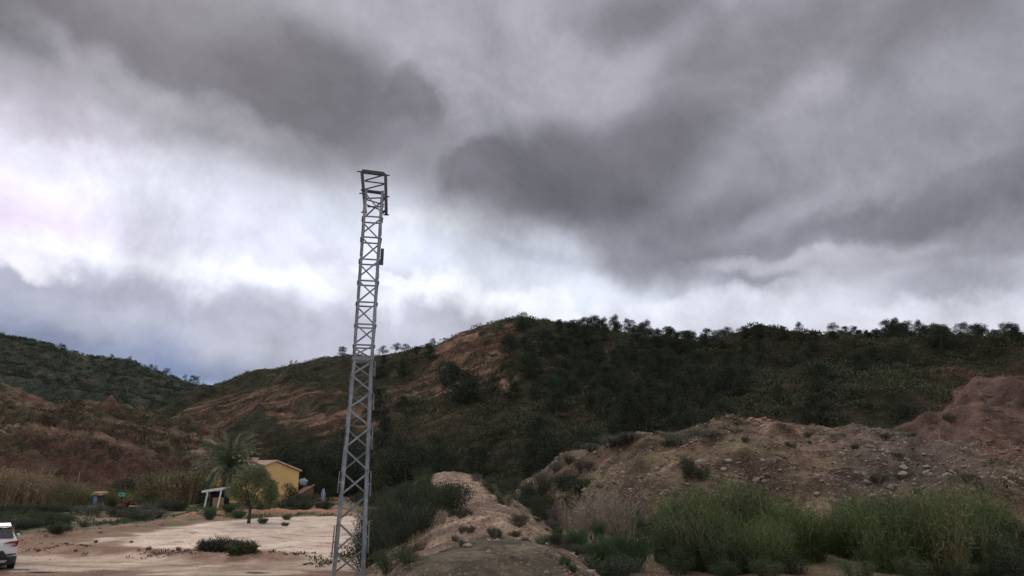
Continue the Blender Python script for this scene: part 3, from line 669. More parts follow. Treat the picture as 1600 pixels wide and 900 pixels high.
# ground vegetation at the left beyond the plot
x, y, z = sample(3000, -.80, -.12, 40, 90, lambda x, y: sm(fbm(x/4, y/4, 3, 211), -.25, .2)*(1-pin(x, y, PLOT, 1.0))*sm(segdist(x, y, BANKS[1][0]), .8, 1.6)*sm(y - (-x)*.0, 38, 50), ground_z)
k = (segdist(x, y, BANKS[2][0]) > 1.2); bl = np.array([v for v in BANKS[1][0]]); k &= (y > np.interp(x, bl[:, 0], bl[:, 1])+.8) | (x > bl[-1, 0]); k &= ~((x > bl[-1, 0]) & (y < 56)); k &= (x < -8)
scrub('meadow_weeds', x[k], y[k], z[k], np.random.default_rng(5).uniform(.18, .55, k.sum()), 46, M['shrub'], 'low green weeds beyond the earth bank at the left', .32, .55)
# ridge and plateau ground cover
x, y, z = sample(2600, -.26, .62, 13, 84, lambda x, y: sm(fbm(x/2.4, y/2.4, 3, 213), -.05, .3), lambda x, y: np.maximum(ground_z(x, y), ridge_z2(x, y)))
cx = np.interp(y, rl[:, 1], rl[:, 0]); k = ((x < cx-2.0) & (x > cx-7)) | (x > cx+np.interp(y, [12, 20, 60], [4.2, 2.6, 2.4])); k &= mound_z(x, y) < z
scrub('ridge_weeds', x[k], y[k], z[k], np.random.default_rng(6).uniform(.12, .38, k.sum()), 46, M['scrub'], 'low weeds and herbs along both flanks of the dirt ridge', .34, .7)

x, y, z = sample(24000, -.75, -.25, 27, 50, lambda x, y: np.maximum((1-sm(segdist(x, y, BANKS[0][0]), .5, 1.5))*.5, (1-sm(segdist(x, y, BANKS[1][0]), .3, 1.3))*.16)*sm(fbm(x/1.5, y/1.5, 2, 401), -.1, .4), ground_z)
scrub('bank_weeds', x, y, z, np.random.default_rng(12).uniform(.05, .17, len(x)), 22, M['shrubpurple'], 'small dry weeds rooted along the low earth banks round the sandy plot', .5, .9)
x, y, z = sample(12000, -.5, -.14, 42, 60, lambda x, y: (1-sm(segdist(x, y, BANKS[2][0]), .5, 2.6))*.5*sm(fbm(x/1.5, y/1.5, 2, 402), -.1, .3), ground_z)
scrub('plot_edge_weeds', x, y, z, np.random.default_rng(13).uniform(.08, .26, len(x)), 24, M['shrubbright'], 'bright green weeds along the back edge of the sandy plot', .45, .6)

# ------------------------------------------------------------------ loose stones
def stones(name, xs, ys, zs, r, m, label):
    g = np.random.default_rng(len(xs)+5); n = len(xs)
    b = np.array([(1,0,0),(0,1,0),(-1,0,0),(0,-1,0),(0,0,1),(0,0,-1)], float); f = np.array([(0,1,4),(1,2,4),(2,3,4),(3,0,4),(1,0,5),(2,1,5),(3,2,5),(0,3,5)])
    V = b[None]*(r[:, None, None]*g.uniform(.55, 1.3, (n, 6, 1)))*[1, 1, .6] + g.normal(size=(n, 6, 3))*r[:, None, None]*.18; V = V+np.stack([xs, ys, zs], 1)[:, None]
    o = meshobj(name, V.reshape(-1, 3), (f[None]+np.arange(n)[:, None, None]*6).reshape(-1, 3), m); tag(o, label, 'stones', None, 'stuff')
x, y, z = sample(16000, -.24, .2, 9.5, 60, lambda x, y: np.clip(26/y-.2, 0, 1), ridge_z2); k = z > ground_z(x, y); k &= ~((y < 16) & (fbm(x, y, 2, 5) < .1))
stones('loose_gravel', x[k], y[k], z[k], np.random.default_rng(7).uniform(.015, .06, k.sum())*(1+.8*(np.random.default_rng(8).random(k.sum()) > .93)), M['stoneb'], 'loose pinkish stones strewn over the dirt ridge and its path')
x, y, z = sample(2600, -.2, .14, 10, 62, lambda x, y: np.clip(20/y, .1, 1)*sm(fbm(x/2, y/2, 2, 15), -.2, .3), ridge_z2); k = z > ground_z(x, y)
stones('ridge_stones', x[k], y[k], z[k], np.random.default_rng(17).uniform(.03, .10, k.sum()), M['stone'], 'larger pale stones lying along the ridge path and its flanks')
x, y, z = sample(22000, .02, .85, 24, 66, lambda x, y: np.clip(.6+fbm(x/3, y/3, 3, 17), 0, 1), mound_z); k = z > ground_z(x, y)
stones('mound_rubble', x[k], y[k], z[k], np.random.default_rng(9).uniform(.03, .13, k.sum())*(1+1.3*(np.random.default_rng(19).random(k.sum()) > .95)), M['stoneb'], 'small brown and pale rubble all over the gravel mound')
x, y, z = sample(3500, .02, .85, 30, 62, lambda x, y: .22+.85*sm(x/y, .38, .5), mound_z); k = z > ground_z(x, y)
stones('mound_pale_stones', x[k], y[k], z[k], np.random.default_rng(19).uniform(.05, .16, k.sum()), M['stone'], 'paler grey stones scattered over the gravel mound')
x, y, z = sample(1500, -.75, .0, 22, 50, lambda x, y: np.clip(.25+fbm(x/3, y/3, 2, 8), 0, 1), ground_z)
stones('scattered_pebbles', x, y, z, np.random.default_rng(10).uniform(.015, .05, len(x)), M['stoneb'], 'scattered pebbles and clods on the sandy plot and track')

def boulder_mesh(seed, m, name):
    g = np.random.default_rng(seed); bm = bmesh.new(); bmesh.ops.create_icosphere(bm, subdivisions=3, radius=1)
    pl = [(Vector(rdir(1, g)[0]), g.uniform(.45, .75)) for _ in range(11)]
    for v in bm.verts:
        for n_, d_ in pl:
            t = v.co.dot(n_)-d_
            if t > 0: v.co -= n_*t*.97
        v.co += v.co.normalized()*.03*math.sin(v.co.x*9+seed)*math.sin(v.co.y*8+v.co.z*7); v.co.z *= .68
    me = bpy.data.meshes.new(name); bm.to_mesh(me); bm.free(); me.materials.append(m); o = bpy.data.objects.new(name, me); C.objects.link(o); kids[o.name] = []; return o
bo = [boulder_mesh(5+i, M['stone'] if i < 4 else M['stoneb'], 'boulder') for i in range(6)]
BL = [(1026,733,.30,'pale pointed boulder on the gravel mound, left of the dark conical bush'),(1095,720,.40,'large whitish boulder just right of the dark conical bush on the mound'),(1131,733,.28,'rounded grey boulder right of the conical bush, below a flat slab'),(1183,749,.27,'left one of a pair of pale boulders in the middle of the mound'),(1196,752,.25,'right one of a pair of pale boulders in the middle of the mound'),
 (1140,719,.40,'flat slab of pale rock near the top of the mound'),(1246,744,.22,None),(1276,772,.24,'pale boulder at the upper edge of the green reeds'),(1318,776,.24,'whitish boulder among rubble above the right reeds'),(1364,774,.30,'grey wedge-shaped boulder above the right reeds'),(1352,753,.26,None),(1410,742,.46,'largest pale grey boulder on the right slope of the mound'),(1448,742,.40,'pinkish-topped boulder right of the largest pale one'),
 (1449,728,.34,None),(1414,730,.34,None),(1480,743,.34,None),(1350,741,.28,None),(1504,760,.26,None),(1485,738,.30,None),(1300,722,.18,None),(931,708,.30,'pale boulder at the left end of the mound crest'),(1018,721,.18,None),(991,719,.12,None),(1185,707,.2,None),(1190,733,.2,None),(1075,755,.2,None),(1230,793,.16,None),(1305,723,.2,None),(1322,728,.14,None),(1320,765,.2,None),
 (1121,745,.2,None),(1462,716,.18,None),(1504,728,.2,None),(1586,739,.3,None),(1570,745,.2,None),(1237,780,.25,None),(1400,760,.22,None),(1428,755,.2,None),(1520,765,.2,None),(1285,752,.16,None),(1160,740,.14,None),(1240,722,.14,None)]
for i, (px, py, s, lb) in enumerate(BL):
    x, y, z = on(px, py+2); b = bo[(i*5) % 4 if s > .25 else (i*7) % 6]
    c = b if b.name not in used else copy_thing(b); used.add(b.name); s *= .62; c.location = (x, y, z+s*.05); c.scale = (s*rng.uniform(.9, 1.4), s, s*rng.uniform(.9, 1.4)); c.rotation_euler = (rng.uniform(-.3, .3), rng.uniform(-.3, .3), rng.uniform(0, 6))
    tag(c, lb or 'small pale stone block half sunk in the slope of the gravel mound', 'boulder', 'boulders lying on the gravel mound')
for px, py, s, lb in [(1115,893,.33,'lichen-grey boulder at the bottom edge, in front of the left reeds'),(1085,880,.30,'flat brown rock ledge left of the lichen-grey boulder'),(722,805,.22,'pinkish flat rock on the left edge of the ridge path'),(905,888,.08,'small stone beside the bush at the ridge foot')]:
    x, y, z = on(px, py); c = copy_thing(bo[1 if s > .31 else 4]); c.location = (x, y, z); c.scale = (s*1.3, s, s*.8); c.rotation_euler = (0, .1, px); tag(c, lb, 'boulder')

# ------------------------------------------------------------------ pines
PN = [make_pine(301, 5, .38, 26, .14, 0, 130), make_pine(302, 5, .42, 26, .22, .04, 130), make_pine(303, 5, .34, 24, .10, 0, 130), make_pine(304, 5, .46, 26, .28, -.06, 130), make_pine(305, 5, .40, 26, .12, 0, 140), make_pine(306, 5, .42, 30, .05, 0, 140, .8)]
SK = [make_pine(311, 5, .40, 20, .40, .05, 90), make_pine(312, 5, .50, 22, .5, .10, 90), make_pine(313, 5, .30, 14, .3, 0, 70), make_pine(314, 5, .36, 16, .45, -.08, 60)]
def crest_pt(px, c): 
    a, _ = ray(px, 540); return a*np.interp(a, c[:, 0], c[:, 1])*1.0, float(np.interp(a, c[:, 0], c[:, 1]))
def sky_tree(px, hpx, o, crest, label, group=None, zf=main_z, sx=1.0, dy=0, rz=None):
    x, y = crest_pt(px, crest); x *= (y+dy)/y; y += dy; z = float(zf(np.array(x), np.array(y))); h = (hpx+(2.5 if zf is far_z else 0))/F*y*1.05
    return inst(o, x, y, z-.15, h/5, rz, label, 'pine tree', group, sx)
LS = 'on the skyline'
for i, (px, h, k, sx, lb) in enumerate([(457,10,2,.9,'thin pale pine alone high on the left skyline, two trees left of the mast'),(465,7,3,1.2,'tiny pine bush beside the thin pale pine on the left skyline'),(536,16,4,1.15,'round pine on the skyline immediately left of the lattice mast'),(598,18,0,1.3,'open-crowned pine on the skyline immediately right of the lattice mast'),(619,17,1,1.25,'left of two flat-topped pines right of the mast on the skyline'),(632,15,1,1.2,'right of two flat-topped pines right of the mast on the skyline'),(675,14,1,.95,'small umbrella-shaped pine just left of the bare rocky summit slope'),
  (668,8,4,1.3,'low bush-like pine beside the small umbrella-shaped pine'),(872,9,3,1.2,None),(884,10,0,1.3,None),(895,11,3,1.3,None),(907,11,1,1.3,None),(852,7,4,1.3,None),(818,5,4,1.5,None),(963,14,2,1.2,'dark pine on the saddle right of the summit, left of a paler one'),(980,12,2,.9,'pale thin pine standing in the saddle right of the summit'),(995,8,4,1.2,'low pine at the bottom of the saddle'),
  (1030,24,0,1.1,'pale open pine at the left end of the wooded right ridge'),(1046,26,1,1.0,'slender flat-topped pine second from the left end of the wooded ridge')]):
    pass
    sky_tree(px, h, (PN if k in (4,) else SK)[k], main_c, lb or 'small pine in the row just right of the rounded summit', None if lb else 'small pines near the summit', sx=sx)
g = np.random.default_rng(44)
px = 1060
while px < 1640:
    h = g.uniform(7, 16)*(1.5 if g.random() < .15 else 1); nm = None
    sky_tree(px, h, [SK[0], PN[5], PN[0], PN[3], PN[4], PN[5]][g.integers(0, 6)], main_c, 'dark pine in the tree line along the top of the right ridge', 'pines along the top of the right ridge', sx=g.uniform(1.0, 2.2), dy=g.uniform(-9, 3)); px += g.uniform(2, 15)
sky_tree(1402, 34, PN[3], main_c, 'tallest pine of the right ridge, leaning to the right above the others', sx=.75, dy=-2, rz=2.9); sky_tree(1141, 28, SK[1], main_c, 'tall flat-crowned pine left of centre on the right ridge', sx=.9); sky_tree(1160, 27, SK[1], main_c, 'tall open pine right beside the flat-crowned one on the right ridge', sx=.9, rz=1)
sky_tree(1446, 26, PN[1], main_c, 'broad pine right of the tallest pine on the right ridge', sx=1.3); sky_tree(1535, 22, PN[5], main_c, 'wide dense rounded pine near the right end of the ridge', sx=1.8); sky_tree(1592, 20, PN[4], main_c, 'round pine at the right edge of the picture on the ridge', sx=1.2)
for px, h, sx in [(50,6,1.8),(80,7,1),(94,8,1),(101,8,1.1),(146,5,1),(155,5,1),(177,6,1.2),(206,6,1.5),(239,7,1),(248,8,1),(266,9,1.5),(295,10,1.2),(307,11,1.4),(313,7,1.3),(0,7,1.5)]:
    sky_tree(px, h, SK[g.integers(0, 4)] if h > 5 else PN[4], far_c, 'tiny pine on the skyline of the far left hill', 'pines on the far left hill', far_z, sx)
# wood on the main slope
cnt = 0; pts = []
def putpine(x, y, h, o, lb, gp, sx=1.0):
    global cnt; cnt += 1; inst(o, x, y, float(main_z(np.array(x), np.array(y)))-.2, h/5, None, lb, 'pine tree', gp, sx)
for px, py, hp, k, lb in [(1417,656,62,5,'big dark rounded pine at the foot of the right slope, left of the red bank'),(1345,585,34,5,'dense dark round pine standing alone halfway up the right slope'),(1275,670,56,4,'tall dark pine behind the top of the gravel mound'),(1565,605,34,5,'dark pine just above the red bank at the right'),(715,632,58,5,'dark spreading pine below the bare rocky slope left of centre'),(672,565,26,4,'dark pine beneath the skyline at the left edge of the bare rocks'),(592,655,48,2,'narrow dark pine immediately right of the mast, halfway up the slope'),(1030,565,40,4,'dense dark pine below the saddle at the start of the right ridge'),(700,600,36,5,'dark pine between the two bare rock patches'),(740,625,40,5,'dark pine right of the spreading one below the rocky slope')]:
    x, y, z = on(px, py, 70); h = hp/F*y; putpine(x, y, h, PN[k], lb, None, 1.25)
g = np.random.default_rng(77)
cx_, cy_, cz_ = sample(6000, -.2, .8, 88, 250, lambda x, y: (y < crestY(x, y)-3)*(fbm(x/11, y/11, 2, 333) > np.where(x/y > .27, -.05, -.25))*(rockm(x, y) < .3), main_z)
cpx, cpy = pxpy(cx_, cy_, cz_)
for x, y, px, py in zip(cx_, cy_, cpx, cpy):
    if cnt >= 235: break
    x, y = float(x), float(y)
    if not (590 < px < 1640 and py > 515) or (px < 830 and g.random() > (.10 if px < 720 else .3)) or (px > 1150 and py > 562 and g.random() > .12) or (px > 1480 and py > 560) or (px > 1000 and py > 700-(px-1000)*.1): continue
    if any((x-p)**2+(y-q_)**2 < 12 for p, q_ in pts): continue
    pts.append((x, y)); ar = ('on the rocky slope left of the summit' if px < 800 else 'straight below the rounded summit' if px < 900 else 'below the saddle right of the summit' if px < 1030 else 'under the left end of the right ridge' if px < 1150 else 'under the middle of the right ridge' if px < 1320 else 'under the far right ridge'); ar = ('high up ' if py < 575 else 'halfway down ' if py < 635 else 'low down ')+ar
    putpine(x, y, g.uniform(2.4, 5.6)*(1.1 if px < 1100 else .95), PN[g.integers(0, 6)], 'dark green pine '+ar, 'pines '+ar, g.uniform(.9, 1.35))
# trees in the valley behind the house
TV = [make_pine(321, 6, .5, 30, .12, 0, 110, .8), make_pine(322, 6, .55, 30, .2, .03, 110, .8)]
for i in range(34):
    px = g.uniform(425, 700); Y = g.uniform(98, 118); a, b = ray(px, 760); x = a*Y; z = float(top_z(x, Y)); hp = g.uniform(4.0, 6.6) if px < 650 else g.uniform(3, 4.5)
    inst(TV[i % 2], x, Y, z-.2, hp/6, None, 'dense dark green tree '+('right behind the ochre house' if px < 480 else 'between the house and the mast, in the belt' if px < 550 else 'in the belt seen just right of the mast' if px < 620 else 'in the belt far right of the mast'), 'tree', 'trees in the belt behind the house', g.uniform(1, 1.3))
for o in TV:
    kk_ = kids[o.name]; used.discard(o.name); o.name = 'broad_tree'; kids[o.name] = kk_; used.add(o.name)

# ------------------------------------------------------------------ shrubs
SH = [make_shrub(401, 1.2, 1.5, 3600, M['shrubdark'], .055), make_shrub(402, 1.3, 1.4, 3600, M['shrub'], .05, .6), make_shrub(403, 1.0, 1.6, 3600, M['shrubdark'], .05, .5, kind='n'), make_shrub(404, 1.2, 1.3, 3800, M['shrubbright'], .06, .6, kind='n'), make_shrub(405, .9, 1.2, 2600, M['shrubgrey'], .045, .4), make_shrub(406, .9, 1.1, 2600, M['shrubpurple'], .05, .5, kind='n')]
def sh(k, px, py, hpx, sx, label, group=None, Y=None, bright=None):
    if Y is None: x, y, z = on(px, py)
    else: a, b = ray(px, py); x, y = a*Y, Y; z = float(top_z(x, y))
    hh = {0: 1.2, 1: 1.3, 2: 1.0, 3: 1.2, 4: .9, 5: .9}[k]; return inst(SH[k], x, y, z-.05, hpx/F*y/hh, None, label, 'shrub', group, sx)
for px, py, h, k, sx, lb in [(985,893,62,3,1.35,'big rounded green bush at the bottom edge, left of the reeds'),(945,886,48,3,1.2,'green bush overlapping the left side of the big rounded one'),(902,862,36,3,1.3,'bright green rounded bush on the ridge flank above the big bottom bush'),(870,850,22,1,1.2,None),(1052,872,34,1,.7,'narrow upright green bush between the rounded bush and the reeds'),(875,822,32,5,1.05,'grey-purple domed dry bush right of the ridge path'),
  (848,812,28,2,1.1,None),(810,822,24,0,1.1,None),(833,800,26,2,1.2,None),(805,840,14,2,1,None),(820,846,10,2,1,None),(845,850,20,1,1,None),(775,842,20,2,.7,None),(768,836,16,2,.7,None),(882,884,20,3,1.0,'small bright bush near the bottom edge on the ridge'),(895,893,16,3,1,None),
  (725,810,18,2,1,None),(722,852,16,1,.8,None),(712,846,16,1,.8,None),(722,832,14,5,1,None),(735,832,14,5,1,None),(703,805,60,0,.9,'tall dark bush standing against the left edge of the ridge path'),(690,795,50,0,1.0,None),(672,808,54,0,1.1,None),(655,800,46,2,1.2,None),
  (760,760,18,1,1.5,None),(745,752,14,4,1.5,None),(780,775,26,2,1.1,None),(800,770,24,2,1.3,None),(790,790,26,1,1.1,None),(815,785,28,0,1.3,None),(840,780,24,2,1.3,None),(860,795,24,1,1.3,None),(900,800,30,2,1.2,None),(925,810,26,1,1.2,None),(905,775,34,0,1.2,None),(880,765,30,0,1.2,None),(850,760,26,4,1.3,None),
  (935,840,26,3,1.1,None),(960,828,30,1,1.2,None),(990,830,34,3,1.2,'leafy green bush at the foot of the pale twiggy clump'),(1015,835,36,1,1.2,None),(1035,850,48,0,1.2,'dark bush at the left end of the reed bed'),(1000,812,26,0,1.2,None)]:
    sh(k, px, py, h, sx, lb or ('low dark bush on the left edge of the dirt ridge path' if px < 760 else 'low dark bush on the crest of the dirt ridge' if px < 800 else 'low dark bush on the right flank of the dirt ridge, upper part' if py < 800 else 'low dark bush on the right flank of the dirt ridge, lower part'), None if lb else 'low bushes along the ridge path')
g = np.random.default_rng(92)
for i in range(40):
    Y = 13.5+34*g.random()**1.3; cx = float(np.interp(Y, rl[:, 1], rl[:, 0])); sd = -1 if g.random() < .4 else 1
    x = cx+sd*g.uniform(1.0+.02*Y, 3.2+.02*Y)
    if sd < 0 and Y < 17: continue
    k = [0, 2, 5, 1, 4][g.integers(0, 5)]; inst(SH[k], x, Y, float(top_z(x, Y))-.04, g.uniform(.16, .5), None, 'small bush rooted in the gravel '+('left' if sd < 0 else 'right')+' of the ridge path, '+('near' if Y < 22 else 'further up'), 'shrub', 'small bushes '+('left' if sd < 0 else 'right')+' of the ridge path', g.uniform(1.0, 1.6))
g = np.random.default_rng(91)
for i in range(80):                    # dense thicket on the left flank of the ridge
    t = g.random(); Y = 15.5+50*t**1.2; cx = float(np.interp(Y, rl[:, 1], rl[:, 0])); x = cx-g.uniform(2.2, 5.4+.05*Y)+(.3 if Y < 22 else 0)
    if pxpy(x, Y, .5)[0] < 575: continue
    k = [0, 0, 2, 1, 2, 0][g.integers(0, 6)]; hh = {0: 1.2, 1: 1.3, 2: 1.0}[k]
    inst(SH[k], x, Y, float(top_z(x, Y))-.05, g.uniform(.75, 1.35)/hh*(.72 if Y < 24 else 1.15), None, 'dark bush in the thicket on the left flank, '+('nearest part' if Y < 24 else 'middle part' if Y < 40 else 'far part')+' of the ridge', 'shrub', 'bushes in the thicket left of the ridge', g.uniform(.9, 1.2))
x, y, z = sample(1500, -.2, .10, 42, 102, lambda x, y: .75*np.ones_like(x), top_z)
cx = np.interp(y, rl[:, 1], rl[:, 0]); k = ~((np.abs(x-cx-.6) < 3.0) & (y < 76)) & ((y > 72) | (x > cx)) & (mound_z(x, y) < ground_z(x, y)+1.2)
scrub('valley_thicket', x[k], y[k], z[k], np.random.default_rng(21).uniform(.6, 1.35, k.sum()), 110, M['shrubdark'], 'dark thicket filling the hollow behind the dirt ridge at the foot of the main hill', .16, .85)
# mound bushes
for px, py, h, k, sx, lb in [(1075,748,42,0,.62,'dark conical bush standing on the left slope of the gravel mound'),(1098,750,26,0,.9,'smaller dark bush against the right foot of the conical one'),(1166,692,12,0,1.1,'small round dark bush on the upper mound, left of the middle'),(1236,703,18,0,.9,'dark bush on the upper mound right of the small round one'),(1335,702,10,0,1.2,'tiny dark bush near the top of the right mound'),(1372,755,16,2,1.2,'low green bush among the boulders on the right slope'),(1265,694,8,1,1.4,None),(1512,752,16,5,1.3,'grey bush among the boulders near the right end'),(955,696,18,4,2.6,None),(985,690,17,4,2.8,None),(925,704,14,4,2.6,None),(970,694,19,4,2.4,None),(1060,694,22,4,2.2,None),(1085,686,20,4,2.6,None),(1110,682,13,4,2.6,None),(1150,676,9,1,2.6,None),(1260,682,9,1,2.8,None),(1310,684,9,4,3,None),(1385,684,9,1,2.8,None),(1420,682,10,4,2.8,None),(1040,697,12,1,1.8,None),(1405,715,10,2,1.2,None),(1485,660,18,1,1.3,None),
  (870,735,14,4,1.8,None),(890,722,14,4,1.8,None),(910,735,18,5,1.8,None)]:
    sh(k, px, py, h, sx, lb or 'low grey-green bush on the top and left end of the gravel mound', None if lb else 'low grey-green bushes on the mound crest')
# left meadow shrubs
for i in range(88):
    px = g.uniform(-20, 320); py = g.uniform(795, 843)
    if py > 846-(px)*.135: continue
    k = [1, 2, 4, 0, 4, 1][g.integers(0, 6)]; sh(k, px, py, g.uniform(11, 20), g.uniform(1.4, 2.5), 'low rounded shrub in the green strip, '+('behind the car' if px < 80 else 'in front of the hut' if px < 170 else 'left of the palm'), 'shrubs in the green strip at the left')
for i in range(40):
    px = g.uniform(140, 560); Y = g.uniform(66, 80)
    if 280 < px < 405: continue
    a, b = ray(px, 790); k = [0, 1, 2, 0][g.integers(0, 4)]
    inst(SH[k], a*Y, Y, float(top_z(a*Y, Y))-.05, g.uniform(.6, 1.25), None, 'dark bush in the belt in front of the red rocks and beside the house', 'shrub', 'bushes between the meadow and the house', g.uniform(1, 1.4))
for i in range(16):
    px = g.uniform(185, 320); Y = g.uniform(80, 84); a, b = ray(px, 790)
    inst(SH[0], a*Y, Y, float(top_z(a*Y, Y))-.05, g.uniform(2.0, 3.2), None, 'tall dark thicket bush at the foot of the red rocks left of the palm', 'shrub', 'tall bushes at the foot of the red rocks', g.uniform(.9, 1.2))
for px, py, h, sx, lb in [(327,812,18,1.5,'white-flowered green bush at the far left corner of the sandy plot'),(372,810,14,1.8,'low green bush left of the small tree trunk'),(358,800,12,2.4,'long pale-flowered bush in front of the house'),(410,818,10,2.0,'bright green plant patch just right of the small tree trunk'),(445,822,7,2.2,'low green plant patch on the back edge of the sandy plot'),(448,812,9,2.2,'green weeds behind the plot right of the small tree')]:
    sh(3, px, py, h, sx, lb)
BS = make_reed(450, .75, 1.15, 520, M['shrubdark'], M['shrubpurple'], 'shrub', .25, .018, True)
BS2 = make_reed(451, .70, .95, 420, M['scrub'], M['shrubpurple'], 'shrub', .25, .018, True)
for o, px, py, lb in [(BS, 341, 861, 'spiky dry brown-green bush on the low bank in the sandy plot, left one'), (BS2, 378, 863, 'smaller spiky bush on the low bank, right of the other')]:
    x, y, z = on(px, py); o.location = (x, y, z-.03); o.scale = (1.35, 1.1, .85) if px < 350 else (1.0, .9, .75); tag(o, lb, 'shrub')
for px, py, h in [(232,860,8),(278,861,8),(205,848,5),(150,848,6),(60,862,6),(600,858,18),(118,862,5)]:
    sh(5, px, py, h, 1.0, 'little dry tuft on the bare earth bank at the left', 'dry tufts on the earth banks')
sh(0, 596, 868, 42, 1.3, 'dark bush at the foot of the ridge immediately right of the mast'); sh(1, 610, 893, 46, 1.2, 'olive bush at the bottom edge right of the mast'); sh(1, 640, 880, 30, 1.3, 'olive bush on the gravel slope above the bottom edge')

# reeds
RD = [make_reed(501, 2.3, 1.7, 460, M['reed'], M['reedy'], bend=.2, wd=.016, lf=9), make_reed(502, 2.1, 1.5, 420, M['reed'], M['cane'], bend=.2, wd=.017, lf=9), make_reed(503, 2.4, 1.3, 400, M['reedy'], M['reed'], bend=.14, wd=.015, lf=5), make_reed(504, 2.0, 1.4, 280, M['shrub'], M['reedy'], bend=.2, wd=.018, lf=9)]
g = np.random.default_rng(61)
for i in range(44):
    px = 1050+i*12.2; Y = g.uniform(18.4, 24); a, b = ray(px, 885)
    if 1262 < px < 1304: continue
    hh = np.interp(px, [1050, 1100, 1180, 1240, 1290, 1360, 1440, 1520, 1570, 1600], [1.4, 1.85, 1.9, 1.5, 1.1, 1.55, 2.0, 1.95, 1.4, .9])*g.uniform(.72, 1.16)*(Y/19.5)**.75
    side = 'left end' if px < 1120 else 'left middle' if px < 1200 else 'part left of the gap' if px < 1280 else 'part right of the gap' if px < 1380 else 'right middle' if px < 1480 else 'right end'
    inst(RD[2 if (px > 1440 and g.random() < .35) else (0, 1, 3, 1, 0, 3)[g.integers(0, 6)]], a*Y, Y, float(top_z(a*Y, Y))-.05, hh/2.2, None, 'green reed clump, %s of the reed bed before the mound' % side, 'reeds', 'reed clumps, '+side+' of the bed')
for px, Y, s in [(1060,18.5,.7),(1085,19,.9),(1160,18.6,.8),(1245,18.6,.7),(1375,18.8,.8),(1460,18.6,.9),(1520,19.2,.9),(1130,17.8,.62),(1200,17.5,.6),(1340,17.6,.62),(1430,17.5,.66),(1500,17.8,.6),(1545,18.2,.55)]:
    a, b = ray(px, 890); inst(SH[1], a*Y, Y, float(top_z(a*Y, Y))-.05, s*.72, None, 'leafy undergrowth bush at the foot of the '+('left' if px < 1280 else 'right')+' reed bed', 'shrub', 'undergrowth at the foot of the reeds', 1.3)
for px, Y, s in [(1585,19,.85),(1600,17.5,.8),(1575,22,1.0)]:
    a, b = ray(px, 890); inst(SH[0], a*Y, Y, float(top_z(a*Y, Y))-.05, s, None, 'dark bush at the right edge of the picture beside the reeds', 'shrub', 'dark bushes at the right edge', 1.1)
PB = [make_reed(510, 1.9, 1.9, 170, M['twig'], M['scrub'], 'dry_stalk_clump', .3, .012, True, 3), make_reed(511, 1.6, 1.6, 150, M['twig'], M['reedy'], 'dry_stalk_clump', .35, .012, True, 3)]
for i, (px, Y) in enumerate([(905,33),(925,31),(945,30),(962,29),(980,30),(935,34),(970,33)]):
    a, b = ray(px, 800); inst(PB[i % 2], a*Y, Y, float(top_z(a*Y, Y))-.05, g.uniform(.95, 1.25), None, 'pale leafless stalk clump at the left foot of the gravel mound', 'dry stalks', 'pale stalk clumps left of the reeds')
for px, py, h, w, lb in [(1080,872,42,1.0,'bare reddish twiggy bush between the rounded bush and the reeds'),(690,818,20,.6,'bare pale twigs on the left edge of the ridge'),(1018,838,30,.8,'bare pale twigs rising from the leafy green bush')]:
    x, y, z = on(px, py); o = make_twiggy(int(px), h/F*y, w, M['twig']); o.location = (x, y, z); tag(o, lb, 'bare bush')
# dry cane at the left
CN = [make_reed(520, 3.4, 2.4, 420, M['cane'], M['reedy'], 'cane_clump', .1, .03), make_reed(521, 3.2, 2.2, 420, M['cane'], M['shrub'], 'cane_clump', .1, .03), make_reed(522, 3.0, 2.2, 420, M['reedy'], M['reed'], 'cane_clump', .1, .03)]
for i in range(30):
    px = -60+i*6.9; Y = g.uniform(66, 72); a, b = ray(px, 795); k = 0 if px < 70 else (1 if g.random() < .5 else 2)
    inst(CN[k], a*Y, Y, float(top_z(a*Y, Y))-.05, g.uniform(.92, 1.12)*np.interp(px, [0, 70, 140], [1.1, 1, .75]), None, 'dry straw-coloured cane clump at the left edge' if px < 70 else 'greenish cane clump left of the blue-doored hut', 'cane', 'straw-coloured canes at the left edge' if px < 70 else 'greenish canes left of the hut')
for i in range(15):
    px = 232+i*5.2; Y = g.uniform(79, 82); a, b = ray(px, 795)
    inst(CN[2 if i % 3 else 1], a*Y, Y, float(top_z(a*Y, Y))-.05, g.uniform(1.0, 1.3), None, 'brownish cane clump standing left of the palm at the foot of the rocks', 'cane', 'brownish canes left of the palm')
for px in (168, 180, 195):
    a, b = ray(px, 795); inst(CN[2], a*72, 72., float(top_z(a*72, 72.))-.05, .62, None, 'low yellow-green cane clump right of the blue-doored hut', 'cane', 'low canes right of the hut')

